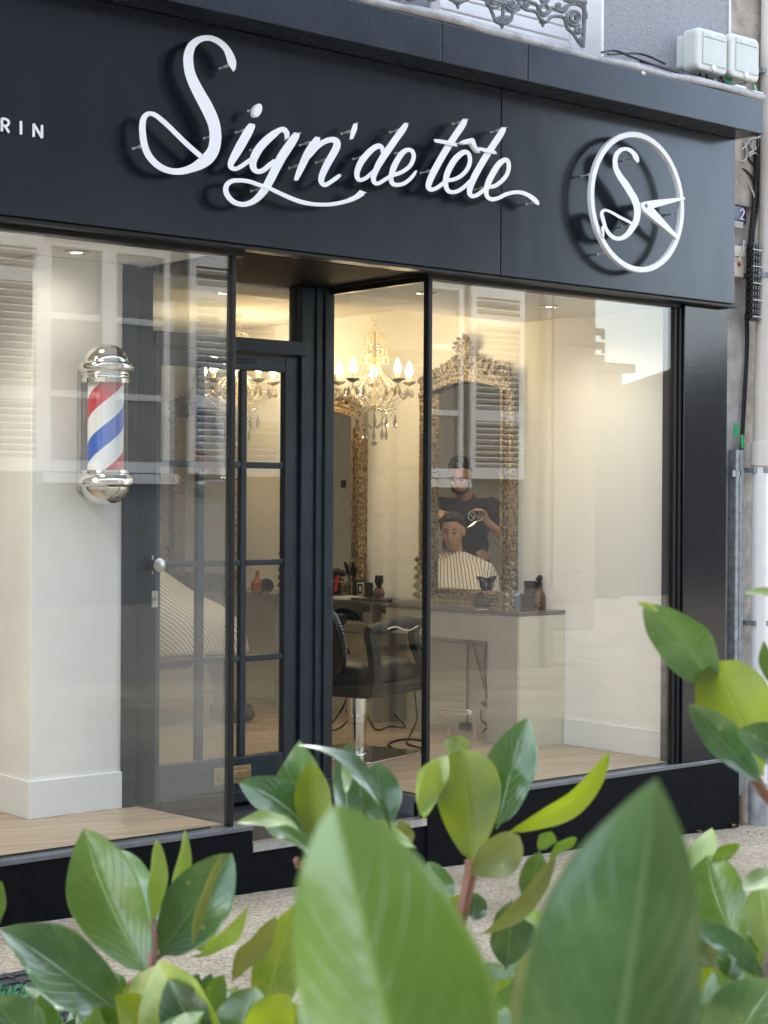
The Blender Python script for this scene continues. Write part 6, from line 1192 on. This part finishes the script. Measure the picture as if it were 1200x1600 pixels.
tag(k.build('loose_grit',M('loose grit',(.42,.36,.26),.85,0,.5,60),None),'loose grit and small stones lying along the foot of the plinth','grit',None,'stuff')
for i,(u,v,a,lab) in enumerate(((1148,1292,.4,'dry brown leaf curled on the pavement by the foot of the trunking'),(1092,1302,1.9,'dry brown leaf flat on the pavement in front of the right plinth'))):
    p=oz(u,v,gz(6.8)+.006); k=MB(); pts=[]; L_=.05
    vs=[];fs=[]
    for q in range(9):
        t=q/8; w=.012*math.sin(PI*t)**.8+.0005
        for j in(-1,0,1): vs.append((p[0]+math.cos(a)*(t-.5)*L_-math.sin(a)*j*w,p[1]+math.sin(a)*(t-.5)*L_+math.cos(a)*j*w,p[2]+.006*abs(j)+.008*math.sin(3*t)))
    for q in range(8):
        for j in range(2): fs.append((q*3+j,q*3+j+1,q*3+j+4,q*3+j+3))
    tag(k.add(vs,fs).build('dry_leaf',M('dry leaf',(.22,.13,.06),.7,0,.3,60),None,smooth=True),lab,'leaf','dry leaves on the pavement')
# ------------------------------------------------------------------ light, sky, camera
AZ=R(30); EL=R(50)      # sun azimuth measured clockwise from +y
W=bpy.data.worlds.new('World'); sc.world=W; W.use_nodes=True; nt=W.node_tree; bg=nt.nodes['Background']; sk=nt.nodes.new('ShaderNodeTexSky'); sk.sky_type='NISHITA'; sk.sun_disc=False; sk.sun_elevation=EL; sk.sun_rotation=AZ; sk.air_density=1.0; sk.dust_density=1.2; sk.ozone_density=1
hs=nt.nodes.new('ShaderNodeHueSaturation'); hs.inputs['Saturation'].default_value=.5; nt.links.new(sk.outputs[0],hs.inputs['Color']); nt.links.new(hs.outputs[0],bg.inputs[0]); bg.inputs[1].default_value=.15
sl=bpy.data.lights.new('sun','SUN'); sl.energy=.35; sl.angle=R(25); sl.color=(1,.96,.90); so=bpy.data.objects.new('sun',sl); COL.objects.link(so)
dirv=Vector((math.sin(AZ)*math.cos(EL),math.cos(AZ)*math.cos(EL),math.sin(EL))); so.rotation_euler=dirv.to_track_quat('Z','Y').to_euler(); so.location=(8,-12,14)
cd=bpy.data.cameras.new('camera'); co=bpy.data.objects.new('camera',cd); COL.objects.link(co); cd.sensor_fit='HORIZONTAL'; cd.sensor_width=36; cd.lens=FPX/1200*36; cd.clip_start=.05; cd.clip_end=600
co.matrix_world=Matrix(((_R[0],_U[0],-_F[0],CAM[0]),(_R[1],_U[1],-_F[1],CAM[1]),(_R[2],_U[2],-_F[2],CAM[2]),(0,0,0,1)))
cd.dof.use_dof=True; cd.dof.focus_distance=5.6; cd.dof.aperture_fstop=28
sc.camera=co
sc.view_settings.view_transform='Standard'; sc.view_settings.look='None'; sc.view_settings.exposure=2.82; sc.view_settings.gamma=1
sc.render.engine='CYCLES'; cy=sc.cycles; cy.max_bounces=8; cy.diffuse_bounces=3; cy.glossy_bounces=5; cy.transmission_bounces=6; cy.transparent_max_bounces=16; cy.caustics_reflective=False; cy.caustics_refractive=False; cy.sample_clamp_indirect=6; cy.use_denoising=True
try: cy.denoiser='OPENIMAGEDENOISE'; cy.denoising_input_passes='RGB_ALBEDO_NORMAL'; cy.denoising_prefilter='ACCURATE'
except Exception: pass
